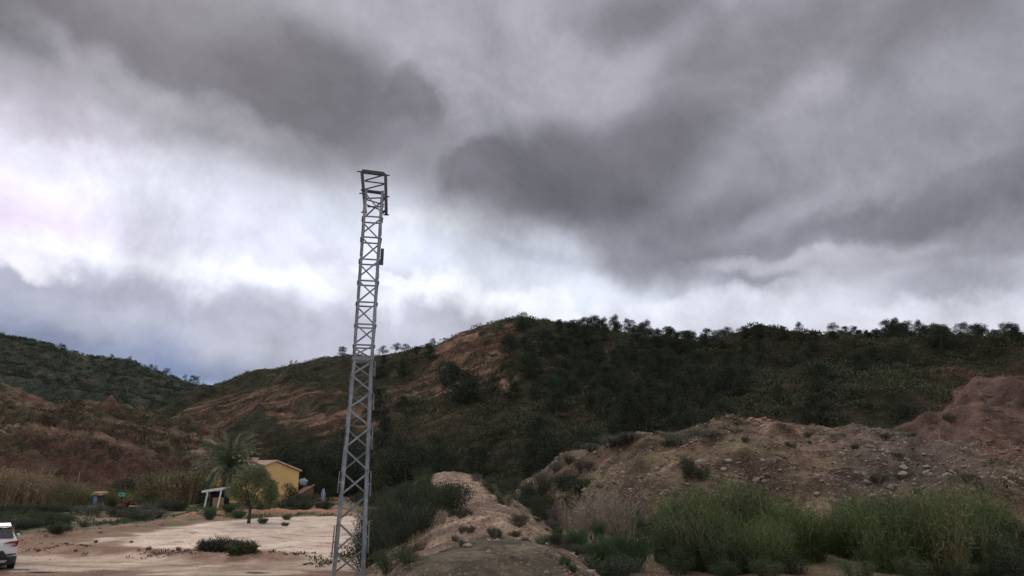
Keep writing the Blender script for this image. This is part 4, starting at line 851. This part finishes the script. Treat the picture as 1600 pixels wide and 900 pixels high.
# ------------------------------------------------------------------ palm
def palm():
    x, y, _ = at(349, 780, 74); z = float(top_z(x, y)); o = empty('palm_tree', (x, y, z)); tag(o, 'single date palm with drooping fronds in front of the left end of the ochre house', 'palm')
    g = np.random.default_rng(5); mb = MB(); H = 3.8
    pts = [(0, 0, -.3)]; rad = [.36]
    for i in range(1, 26): pts.append((.012*i, 0, H*i/25)); rad.append(.30 + (.05 if i % 2 else 0) + (.10 if i > 22 else 0))
    mb.tube(pts, rad, 12); mb.build('trunk', M['palmbark'], o, True)
    for i in range(92):
        a = g.uniform(0, 6.283); tier = i/92; el_ = R(84-128*tier**1.1+g.normal()*6); Ln = g.uniform(3.3, 4.0)*(1 if tier < .8 else .85); n = 11; p = Vector((.3, 0, H+.1-.25*tier)); P = [p.copy()]; e = el_
        for k in range(n): p = p+Vector((math.cos(a)*math.cos(e), math.sin(a)*math.cos(e), math.sin(e)))*Ln/n; P.append(p.copy()); e -= R(4.2+3.2*tier) if e > R(-80) else 0
        m = MB(); m.tube(P, [.035*(1-.85*k/n)+.004 for k in range(n+1)], 4, False); V = []; Fq = []
        for k in range(1, n+1):
            for sub in (0, .33, .66):
                q_ = P[k-1].lerp(P[k], sub); d = (P[k]-P[k-1]).normalized(); s = d.cross(Vector((0, 0, 1))).normalized(); up = s.cross(d)
                t = (k+sub)/n; ll = .62*math.sin(min(1, t*1.1+.15)*math.pi*.92)+.12
                for sg in (-1, 1):
                    t_ = (s*sg*.6+d*.75+up*g.normal(.05, .55)-Vector((0, 0, .3))+Vector(g.normal(0, .12, 3))).normalized(); w = d*.055
                    b = len(V); V += [q_-w, q_+w, q_+t_*ll]; Fq.append((b, b+1, b+2))
        m.add(V, Fq); m.build('frond', M['palm'] if tier < .86 else M['palmdry'], o)
palm()
# ------------------------------------------------------------------ small tree in front of the house
def broad():
    x, y, z = on(388, 818); o = empty('olive_tree', (x, y, z-.05)); o.scale = (.86, .86, .94); tag(o, 'small round-crowned tree with a forked trunk at the back of the sandy plot', 'tree')
    g = np.random.default_rng(8); mb = MB(); s = y/F; T = Vector((.05, 0, 26*s))
    mb.tube([(0, 0, -.2), (.04, 0, .5), tuple(T)], [.16, .12, .11], 8); P = []
    ends = []
    for i in range(16):
        a = g.uniform(0, 6.283); r = g.uniform(.2, 1)*38*s; h = g.uniform(40, 74)*s; e = Vector((math.cos(a)*r+4*s, math.sin(a)*r*.8, h-.25*r)); mid = T.lerp(e, .5)+Vector((0, 0, -.1)); mb.tube([tuple(T), tuple(mid), tuple(e)], [.07, .045, .015], 5, False); ends.append(e)
    mb.tube([tuple(T), (-.5*20*s, 0, 38*s)], [.08, .05], 6, False)
    for i in range(72):
        a = g.uniform(0, 6.283); ph = g.uniform(-.35, 1)*1.45; rr_ = g.uniform(.55, 1)**.5
        c = np.array([math.cos(a)*math.cos(ph)*41*s*rr_+6*s, math.sin(a)*math.cos(ph)*36*s*rr_, 50*s+math.sin(ph)*36*s*rr_]); c[2] -= .16*max(0, c[0]); r = g.uniform(.28, .52); k = 240
        dd = rdir(k, g); P.append(leaves(c+dd*r*(g.random((k, 1))**.5), dd+[0, 0, .2], g.uniform(.09, .17, k), .055, g))
    mb.build('trunk', M['bark'], o, True); V, Fq = cat(P); meshobj('crown', V, Fq, M['olive'], o)
broad()
for o in [TV[0]]:
    for px, py, hp, sx, lb in [(489,790,52,.7,'grey-green tree just right of the ochre house'),(452,790,34,1.0,'low bushy tree right of the small round-crowned one'),(512,785,40,.8,'dark tree between the house and the lattice mast')]:
        a, b = ray(px, py); Y = 74 if px < 480 else 86; inst(o, a*Y, Y, float(top_z(a*Y, Y))-.1, hp/F*Y/6, None, lb, 'tree', None, sx)

# ------------------------------------------------------------------ house
def house():
    c0 = Vector(at(387, 783, 80)); gz = 0.0
    ang = R(50)                                   # gable end turned away to the right
    o = empty('house', (c0.x, c0.y, gz), ang); tag(o, 'ochre-yellow house with a low clay-tiled gable roof behind the palm', 'house')
    Wd, Ln, E, Rg = 6.0, 7.4, 3.3, 4.3; mb = MB()  # x: gable width; -side wall runs along local y and to the left
    # local axes: x along the gable, y along the ridge (away)
    ox = math.tan(0)
    def pr(y0, y1): return [(0, y0, -.5), (Wd, y0, -.5), (Wd, y0, E), (Wd/2, y0, Rg), (0, y0, E), (0, y1, -.5), (Wd, y1, -.5), (Wd, y1, E), (Wd/2, y1, Rg), (0, y1, E)]
    mb.add(pr(0, Ln), [(0,1,2,3,4), (9,8,7,6,5), (0,5,6,1), (1,6,7,2), (0,4,9,5)]); mb.build('wall', M['ochre'], o)
    rf = MB(); ov = .22; th_ = .10; sl_ = (Rg-E)/(Wd/2)
    for sg in (0, 1):
        xe = -ov if sg == 0 else Wd+ov; ze = E-ov*sl_+.03; a = [(xe, -ov, ze), (Wd/2, -ov, Rg+.03), (Wd/2, Ln+ov, Rg+.03), (xe, Ln+ov, ze)]; b = [(p[0], p[1], p[2]+th_) for p in a]
        rf.add(a+b, [(0,1,2,3), (4,7,6,5), (0,4,5,1), (2,6,7,3), (0,3,7,4)])
        n = 24
        for i in range(n):                        # rows of curved tiles
            yy = -ov+(i+.5)*(Ln+2*ov)/n; rf.tube([(xe, yy, ze+th_), (Wd/2, yy, Rg+.03+th_)], [.085, .085], 6, False)
    r_ = rf.build('roof', M['tile'], o); ch = MB(); ch.box((Wd/2-.5, Ln*.45, Rg+.15), (.45, .6, .5)); ch.box((Wd/2-.5, Ln*.45, Rg+.44), (.56, .72, .07)); c_ = ch.build('chimney', M['tile'], r_)
    w = MB(); w.box((-.01, Ln*.35, 2.0), (.06, 1.0, 1.1)); fr = w.build('window', M['white'], o); w = MB(); w.box((-.03, Ln*.35, 2.0), (.06, .84, .94)); w.build('pane', M['glass'], fr)
    d = MB(); d.box((-.01, Ln*.72, 1.05), (.07, .95, 2.1)); d.build('door', M['wood'], o)
    # brick ramp and stair at the right
    m = MB(); m.add([(Wd*.62, -1.6, -.4), (Wd+.9, -1.6, -.4), (Wd+.9, -1.6, 1.75), (Wd*.62, -1.6, .2), (Wd*.62, -.3, -.4), (Wd+.9, -.3, -.4), (Wd+.9, -.3, 1.75), (Wd*.62, -.3, .2)], [(0,1,2,3), (7,6,5,4), (3,2,6,7), (1,5,6,2), (0,3,7,4)]); m.build('stair_wall', M['brick'], o)
    m = MB(); m.bar((Wd*.60, -1.62, .26), (Wd+.95, -1.62, 1.86), .14, .12); m.build('stair_coping', M['stone'], o)
house()
def canopy():
    a = Vector(at(315, 770, 71)); b = Vector(at(344, 762, 71)); o = empty('porch_canopy', (a.x, 71, float(top_z(a.x, 71)))); tag(o, 'white flat canopy on slanted posts with a dark space beneath, left of the palm trunk', 'canopy'); L0 = Vector((a.x, 71, o.location.z))
    m = MB(); w = b.x-a.x; m.add([(0, 0, 1.35), (w+.25, 0, 1.62), (w+.25, 1.8, 1.70), (0, 1.8, 1.43), (0, 0, 1.55), (w+.25, 0, 1.82), (w+.25, 1.8, 1.90), (0, 1.8, 1.62)], [(0,3,2,1), (4,5,6,7), (0,1,5,4), (1,2,6,5), (2,3,7,6), (3,0,4,7)]); m.build('canopy_roof', M['white'], o)
    for px in (.55, w+.1):
        m = MB(); m.bar((px-.22, .1, -.1), (px, .1, 1.6), .12, .12); m.build('post', M['white'], o)
    m = MB(); m.box(((w+.25)/2+.2, 1.5, .6), (w+.1, .1, 1.6)); m.build('shade_panel', M['dark'], o)  # near-black sheet: shade under the canopy put into its colour
    m = MB(); m.box(((w+.25)/2+.35, .8, .45), (w*.5, .6, .9)); m.build('side_panel', M['wood'], o)
canopy()
def hut():
    x, y, _ = at(149, 790, 66); z = float(top_z(x, y)); o = empty('wooden_hut', (x, y, z+.35), R(-12)); tag(o, 'little wooden hut with pale tilted roof and blue door beside the canes', 'hut')
    m = MB(); m.box((0, .5, .55), (.95, 1.0, 1.5)); m.build('wall', M['bark'], o)
    m = MB(); m.add([(-.8, -.25, 1.38), (.75, -.25, 1.28), (.75, 1.2, 1.6), (-.8, 1.2, 1.6), (-.45, -.3, 1.66), (.55, -.3, 1.56), (.65, 1.2, 1.75), (-.6, 1.2, 1.75)], [(0,3,2,1), (4,5,6,7), (0,1,5,4), (1,2,6,5), (2,3,7,6), (3,0,4,7)]); m.build('roof', M['wood'], o)
    m = MB(); m.box((-.12, -.03, .62), (.55, .06, 1.15)); d = m.build('door', M['blue'], o); m = MB(); m.box((-.05, -.1, .02), (.8, .2, .08)); m.build('step', M['white'], o)
hut(); bpy.data.objects['wooden_hut'].scale = (.66, .66, .72)
def bin_():
    x, y, _ = at(189, 790, 68); z = float(top_z(x, y)); o = empty('green_box', (x, y, z)); tag(o, 'small turquoise-green box on a post above the brick rubble, right of the hut', 'box')
    m = MB(); m.box((0, 0, 1.3), (.42, .3, .38)); b = m.build('box_body', M['green'], o); bevel(b, .02); m = MB(); m.box((0, 0, 1.51), (.5, .38, .05)); m.build('lid', M['dark'], o); m = MB(); m.bar((0, 0, -.1), (0, 0, 1.12), .08, .08); m.build('post', M['bark'], o)
    m = MB(); m.box((0, -.16, 1.30), (.26, .03, .08)); m.build('slot', M['dark'], o)
bin_()
def rubble():
    x, y, _ = at(203, 790, 67); z = float(top_z(x, y)); g = np.random.default_rng(3); m = MB()
    for i in range(90):
        t = g.uniform(-1, 1); h = (1-t*t)*.9*g.random(); m.box((t*1.1, g.normal()*.35, h), (g.uniform(.12, .3), .16, g.uniform(.06, .14)), Euler(tuple(g.normal(0, .5, 3))))
    o = m.build('brick_pile', M['brick']); o.location = (x, y, z+.1); tag(o, 'heap of reddish bricks between the hut and the dark thicket', 'brick pile')
rubble()
def board():
    x, y, z = on(211, 800); o = empty('bench', (x, y, z+.05)); tag(o, 'long pale yellow-white board on low trestles in the green strip', 'bench')
    m = MB(); m.box((0, 0, .42), (1.0, .3, .06)); m.build('seat', M['yellow'], o)
    for s in (-.38, .38): m = MB(); m.bar((s, 0, -.1), (s, 0, .40), .05, .22); m.build('leg', M['wood'], o)
board()
def canvas():
    for nm, px, py, hp, lb in [('cloth_cover', 474, 753, 11, 'bundled pale blue-white cloth at the top of the stair right of the house'), ('cloth_cover', 505, 775, 22, 'narrow pale blue-white sheet hanging among the trees right of the house')]:
        Y = 81; x, y, z = at(px, py, Y); s = Y/F; bm = bmesh.new(); bmesh.ops.create_icosphere(bm, subdivisions=3, radius=1)
        wx = (6.5 if px < 490 else 3.0)*s; wz = hp*s*.5
        for v in bm.verts: v.co = Vector((v.co.x*wx*(1+.15*math.sin(v.co.z*5)), v.co.y*.25*(1+.3*math.sin(v.co.x*6)), v.co.z*wz*(1+.12*math.sin(v.co.x*7))))
        me = bpy.data.meshes.new(nm); bm.to_mesh(me); bm.free(); me.materials.append(M['cloth']); o = bpy.data.objects.new(nm, me); C.objects.link(o); o.location = (x, y, z); tag(o, lb, 'cloth')
canvas()
x, y, z = on(260, 790); c = copy_thing(bo[2]); c.location = (x, y, z+.25); c.scale = (.22, .2, .34); c.rotation_euler = (0, 0, .4); tag(c, 'whitish upright boulder standing in the bushes left of the canopy', 'boulder')
for px, py, hp, lb in [(121,762,26,'thin pale stake in front of the red rocks above the canes'),(113,765,12,'short pale stake beside the taller one above the canes'),(1467,678,7,'tiny pale marker stake left of the red bank'),(1578,694,8,'tiny pale marker stake on the red bank at the right')]:
    Y = 80 if px < 500 else 62; x, y, z = at(px, py, Y); z = float(top_z(x, y)); s = Y/F
    zt = at(px, py-hp, Y)[2]; m = MB(); m.tube([(0, 0, -.2), (0, 0, max(.4, zt-z)*.6), (.03, 0, max(.5, zt-z))], [.05, .045, .04], 6); o = m.build('stake', M['stone']); o.location = (x, y, z); tag(o, lb, 'stake')

# ------------------------------------------------------------------ lattice mast
def mast():
    base = Vector(at(543.5, 905, 22)); gz = float(ground_z(np.array(base.x), np.array(22.))); base.z = gz-.05
    topc = Vector(at(584.5, 302, 22.0)); o = empty('lattice_mast', base); tag(o, 'tall galvanised lattice steel mast with an open box frame at its top', 'mast')
    H = topc.z-base.z; lean = Vector((topc.x-base.x, 0, 0))
    zs = at(566, 562, 22)[2]-base.z               # splice between tapering base and parallel top
    rzz = R(12.5); cr, sr = math.cos(rzz), math.sin(rzz)
    def w(z): return np.interp(z, [0, zs, H], [.93, .60, .585])
    def P(ix, iy, z):
        h = w(z)/2; x_, y_ = ix*h, iy*h; return Vector((x_*cr-y_*sr, x_*sr+y_*cr, z))+lean*(z/H)
    for ix in (-1, 1):
        for iy in (-1, 1):
            m = MB()
            for (z0, z1, t) in ((-.3, zs, .10), (zs-.02, H, .082)):
                a, b = P(ix, iy, z0), P(ix, iy, z1); X_ = Vector((cr, sr, 0))*-ix; Y_ = Vector((-sr, cr, 0))*-iy; th_ = .014
                for A_, B_ in ((X_, Y_), (Y_, X_)):   # two flanges of the angle section
                    vs = [p+q_ for p in (a, b) for q_ in (Vector(), A_*t, A_*t+B_*th_, B_*th_)]; m.add(vs, [(0,1,2,3), (7,6,5,4), (0,4,5,1), (1,5,6,2), (2,6,7,3), (3,7,4,0)])
            m.build('leg', M['galv'], o)
    # braces
    lowz = np.array([at(566, p, 22)[2]-base.z for p in (900, 860, 816, 774, 737, 701, 668, 640, 614, 588, 566)]); nu = 8; upz = np.linspace(zs+.05, H-.05, nu+1)
    lev_px = [562, 540, 508, 474, 441, 408, 374, 342, 308]; upz = np.array([at(575, p, 22)[2]-base.z for p in lev_px]); upz[-1] = H-.08
    def face(i):
        return [((-1, -1), (1, -1)), ((1, -1), (1, 1)), ((1, 1), (-1, 1)), ((-1, 1), (-1, -1))][i]
    def brace(a, b, nrm, wd=.055): 
        m = MB(); d = (b-a).normalized(); n_ = Vector(nrm).normalized(); s_ = d.cross(n_).normalized()*wd/2; tt = n_*.010
        vs = [p+q_ for p in (a, b) for q_ in (-s_, s_, s_+tt, -s_+tt)]; m.add(vs, [(0,1,2,3), (7,6,5,4), (0,4,5,1), (1,5,6,2), (2,6,7,3), (3,7,4,0)])
        s2 = n_*-.03; vs = [p+q_ for p in (a, b) for q_ in (s_, s_+s2, s_*.8+s2, s_*.8)]; m.add(vs, [(0,1,2,3), (7,6,5,4), (0,4,5,1), (1,5,6,2), (2,6,7,3), (3,7,4,0)]); return m
    for f_ in range(4):
        A, B = face(f_); nrm = [(sr, -cr, 0), (cr, sr, 0), (-sr, cr, 0), (-cr, -sr, 0)][f_]; nv = Vector(nrm)
        for levels, dz in ((lowz, .0), (upz, .12)):
            for k in range(len(levels)-1):
                z0, z1 = levels[k]+dz*.6, levels[k+1]-dz*.25
                wd = .052 if dz == 0 else .042
                flip = (k + (dz > 0)) % 2
                a_, b_ = (P(*A, z0), P(*B, z1)) if flip else (P(*B, z0), P(*A, z1))
                brace(a_+nv*.004, b_+nv*.004, nrm, wd).build('brace', M['galv'], o)
        for k in range(1, len(upz)-1):            # pairs of battens at every panel joint
            for d_ in (-.03, ):
                m = MB(); a, b = P(*A, upz[k]+d_), P(*B, upz[k]+d_); m.bar(a+nv*.008, b+nv*.008, .012, .05)
                for t in np.linspace(.14, .86, 6): m.box(tuple(a.lerp(b, t)+nv*.018), (.03, .03, .03))
                m.build('batten', M['galv'], o)
        m = MB(); m.bar(P(*A, zs)+nv*.01, P(*B, zs)+nv*.01, .014, .11); m.build('splice_band', M['galv'], o)
    # splice plates standing out beside the legs of the lower section
    for px0, py0, py1, ix in [(578,566,590,1),(576,617,642,1),(574,665,703,1),(572,736,775,1),(568,812,862,1),(533,736,770,-1),(524,820,868,-1)]:
        z0, z1 = at(px0, py1, 22)[2]-base.z, at(px0, py0, 22)[2]-base.z; m = MB(); a, b = P(ix, -1, z0)+Vector((ix*.055, -.01, 0)), P(ix, -1, z1)+Vector((ix*.055, -.01, 0)); m.bar(a, b, .012, .11, (0, 1, 0)); m.box(tuple((a+b)/2+Vector((-ix*.03, 0, 0))), (.08, .012, .05)); m.build('splice_plate', M['galv'], o)
    # dark strip clamped on the right leg
    z0, z1 = at(594, 417, 22)[2]-base.z, at(595, 392, 22)[2]-base.z; m = MB(); m.bar(P(1, -1, z0)+Vector((.065, 0, 0)), P(1, -1, z1)+Vector((.065, 0, 0)), .09, .07); m.box(tuple(P(1, -1, (z0+z1)/2-.05)+Vector((.08, -.01, 0))), (.05, .09, .06)); m.build('cable_box', M['galvd'], o)
    # head frame: an upright ladder frame wider than the mast, on the rear side
    def Q(px, py, dy=.34): v = Vector(at(px, py, 22+dy)); return v-base
    fr = MB(); tl, tr_, ml, mr_, bl_, br_ = Q(565.5, 268), Q(602.5, 273), Q(568, 302), Q(603, 306), Q(571, 333), Q(603.5, 335)
    tl.x += 0
    def chan(a, b, wx, wy, nm, mt='galvd'):
        m = MB(); m.bar(a, b, wx, wy, (0, 1, 0)); return m.build(nm, M[mt], o)
    for dy in (0.0,):
        chan(tl, bl_, .085, .10, 'head_post'); chan(tr_, br_, .085, .10, 'head_post')
    m = MB(); u = Vector((0, 0, .045)); a, b = tl+Vector((-.02, -.02, 0)), tr_+Vector((.02, -.02, 0)); dpt = Vector((0, .12, 0))
    vs = []
    for dd_ in (Vector(), dpt):
        for p in (a-u*.6, b-u*.6, b+u*.3, b+Vector((-.09, 0, 0))+u*2.1, a+Vector((.05, 0, 0))+u*1.6, a+u*.2): vs.append(p+dd_)
    m.add(vs, [(5,4,3,2,1,0), (6,7,8,9,10,11)]+[(i, (i+1) % 6, (i+1) % 6+6, i+6) for i in range(6)]); m.build('head_beam', M['galvd'], o)
    for a, b in ((ml, mr_),): chan(a+Vector((0, -.36, -.03)), b+Vector((-.05, -.36, -.03)), .05, .10, 'head_beam')
    for (a, b) in [((570,282),(600,273.5)), ((570,283),(601,287)), ((569,296),(600,288)), ((572,310),(601,309)), ((573,312),(600,320)), ((573,320),(602,331)), ((574,323),(600,323)), ((572,300),(601,304))]:
        q0, q1 = Q(*a), Q(*b); m = MB(); m.bar(q0, q1, .03, .045, (0, 1, 0)); m.build('head_brace', M['galvd'], o)
    for (a, b) in [((558,268),(566,268)), ((602,273.5),(609,274)), ((561.5,302),(569,302.5)), ((602,307),(608.5,307.5)), ((564.5,331.5),(573,332)), ((599,335.5),(607.5,336))]:
        m = MB(); m.tube([Q(*a), Q(*b)], [.022, .022], 6); m.build('bolt', M['galvd'], o)
    for sx_ in (-1, 1):                           # brackets tying the frame to the mast top
        for (zz, pp) in ((H-.12, 306), (H-.55, 328)):
            q0 = P(sx_, 1, zz); q1 = Q(569 if sx_ < 0 else 603, pp); m = MB(); m.bar(q0, q1, .05, .05); m.build('bracket', M['galvd'], o)
    m = MB(); m.box((0, 0, .12), (1.35, 1.35, .35)); b = m.build('footing', M['stone'], o); bevel(b, .03)
mast()

# ------------------------------------------------------------------ car
def car():
    bx, by, _ = atz(-25, 893); hd = math.atan2(bx, by)
    o = empty('parked_car', (bx, by, float(ground_z(np.array(bx), np.array(by)))+.0), -hd+R(3)); tag(o, 'white compact SUV cut off by the left edge, seen from behind', 'car')
    # cross sections from the tail (y=0) forwards: y, half width, belt z, roof z, roof half width, bottom z
    st = [(0.00,.74,.98,1.00,.70,.42),(.05,.84,1.02,1.06,.74,.34),(.14,.89,1.03,1.22,.72,.30),(.30,.90,1.03,1.42,.66,.28),(.50,.90,1.02,1.52,.62,.26),(.80,.91,1.01,1.565,.61,.26),(1.4,.91,1.0,1.58,.62,.26),(2.1,.91,.99,1.55,.62,.26),(2.6,.91,.98,1.44,.62,.26),(3.0,.90,.97,1.16,.66,.26),(3.25,.90,.96,1.0,.72,.26),(3.8,.88,.86,.90,.70,.27),(4.15,.80,.68,.74,.60,.32),(4.25,.66,.55,.60,.50,.38)]
    V = []; Fq = []; K = 13
    for (y_, hw, bz, rz_, rw, bo_) in st:
        half = [(hw*.92, bo_), (hw, bo_+.16), (hw*1.005, .62), (hw, bz-.10), (hw*.965, bz), (rw+(hw*.965-rw)*.1, rz_-.07 if rz_ > bz+.1 else rz_-.01), (0, rz_+.02 if rz_ > bz+.1 else rz_)]
        ring = [(x_, z_) for x_, z_ in half]+[(-x_, z_) for x_, z_ in half[:-1][::-1]]
        for x_, z_ in ring: V.append((x_, y_, z_))
    n = len(st)
    for i in range(n-1):
        for k in range(K): Fq.append((i*K+k, i*K+(k+1) % K, (i+1)*K+(k+1) % K, (i+1)*K+k))
    Fq.append(tuple(range(K))[::-1]); Fq.append(tuple((n-1)*K+k for k in range(K)))
    b = meshobj('body', V, Fq, M['carpaint'], o, True); sb = b.modifiers.new('s', 'SUBSURF'); sb.levels = 2; sb.render_levels = 2
    def quad(nm, P4, m_, th_=.02, par=o, nrm=None):
        P4 = [Vector(p) for p in P4]; nn = Vector(nrm).normalized()*th_ if nrm else (P4[1]-P4[0]).cross(P4[2]-P4[0]).normalized()*th_; k = len(P4)
        m = MB(); m.add([tuple(p) for p in P4]+[tuple(p+nn) for p in P4], [tuple(range(k))[::-1], tuple(range(k, 2*k))]+[(i, (i+1) % k, (i+1) % k+k, i+k) for i in range(k)]); ob = m.build(nm, m_, par); bevel(ob, .006); return ob
    w = quad('rear_window', [(-.72,.08,1.10), (.72,.08,1.10), (.70,.15,1.21), (.60,.32,1.43), (-.60,.32,1.43), (-.70,.15,1.21)], M['glass'], .05, nrm=(0, -1, .6))
    quad('roof_spoiler', [(-.62,.22,1.47), (.62,.22,1.47), (.60,.60,1.555), (-.60,.60,1.555)], M['carpaint'], .05, nrm=(0, 0, 1))
    for s in (-1, 1):
        quad('side_window', [(s*.895,.42,1.06), (s*.895,2.75,1.04), (s*.70,2.25,1.45), (s*.69,.75,1.46)], M['glass'], .02, nrm=(s, 0, .3))
        quad('tail_light', [(s*.42,-.03,.955), (s*.60,-.025,1.00), (s*.86,.03,1.02), (s*.90,.16,1.02), (s*.905,.16,.86), (s*.87,.02,.84), (s*.68,-.03,.84), (s*.68,-.03,.87), (s*.82,.0,.885), (s*.82,.0,.95), (s*.60,-.03,.93)], M['redlamp'], .035, nrm=(0, -1, 0))
        quad('reflector', [(s*.55,-.045,.53), (s*.86,.0,.55), (s*.86,.0,.59), (s*.58,-.045,.585)], M['black'], .02, nrm=(0, -1, 0))
        quad('headlight', [(s*.60,4.16,.64), (s*.80,3.98,.68), (s*.78,4.0,.76), (s*.60,4.12,.72)], M['plate'], .04, nrm=(0, 1, .2))
        m = MB(); m.box((s*.99, 2.5, 1.02), (.2, .12, .14)); bevel(m.build('mirror', M['carpaint'], o), .03, 3)
        for yy in (.72, 3.35):
            t = MB(); t.tube([(s*.70, yy, .33), (s*.72, yy, .33), (s*.89, yy, .33), (s*.91, yy, .33)], [.30, .335, .335, .30], 28); wh = t.build('wheel', M['tyre'], o, False); t = MB(); t.tube([(s*.905, yy, .33), (s*.925, yy, .33)], [.215, .20], 20)
            for q_ in range(5):
                a = q_*6.283/5; t.bar((s*.925, yy, .33), (s*.925, yy+.2*math.cos(a), .33+.2*math.sin(a)), .03, .05, (1, 0, 0))
            t.build('rim', M['rim'], wh)
    quad('bumper', [(-.86,.0,.26), (.86,.0,.26), (.89,.05,.50), (.60,-.05,.50), (.46,-.06,.70), (-.46,-.06,.70), (-.60,-.05,.50), (-.89,.05,.50)], M['black'], .05, nrm=(0, -1, 0))
    quad('skid_plate', [(-.55,-.06,.30), (.55,-.06,.30), (.62,-.06,.38), (-.62,-.06,.38)], M['rim'], .02, nrm=(0, -1, 0))
    quad('number_plate', [(-.26,-.115,.55), (.26,-.115,.55), (.26,-.115,.66), (-.26,-.115,.66)], M['plate'], .01, nrm=(0, -1, 0))
    quad('underbody', [(-.80,.1,.20), (.80,.1,.20), (.80,4.0,.20), (-.80,4.0,.20)], M['black'], .12, nrm=(0, 0, 1))
car()
# ------------------------------------------------------------------ shallow puddles in the track
for i, (px, py, rx, ry) in enumerate([(36,889,.45,.2),(62,893,.55,.16),(400,896,.45,.14)]):
    x, y, _ = atz(px, py); z = float(ground_z(np.array(x), np.array(y))); n = 40
    P_ = [(math.cos(t)*rx*(1+.3*math.sin(3*t+i)+.2*math.sin(7*t)), math.sin(t)*ry*(1+.2*math.cos(2*t+i)), 0) for t in np.linspace(0, 2*math.pi, n, endpoint=False)]
    m = MB(); m.add(P_, [tuple(range(n))]); o = m.build('puddle', M['puddle']); o.location = (x, y, z+.035); o['kind'] = 'structure'
# prototypes that were never placed
for o in list(bpy.data.objects):
    if o.name in kids and o.parent is None and o.name not in used and 'label' not in o: 
        for c in kids[o.name]: bpy.data.objects.remove(c)
        bpy.data.objects.remove(o)
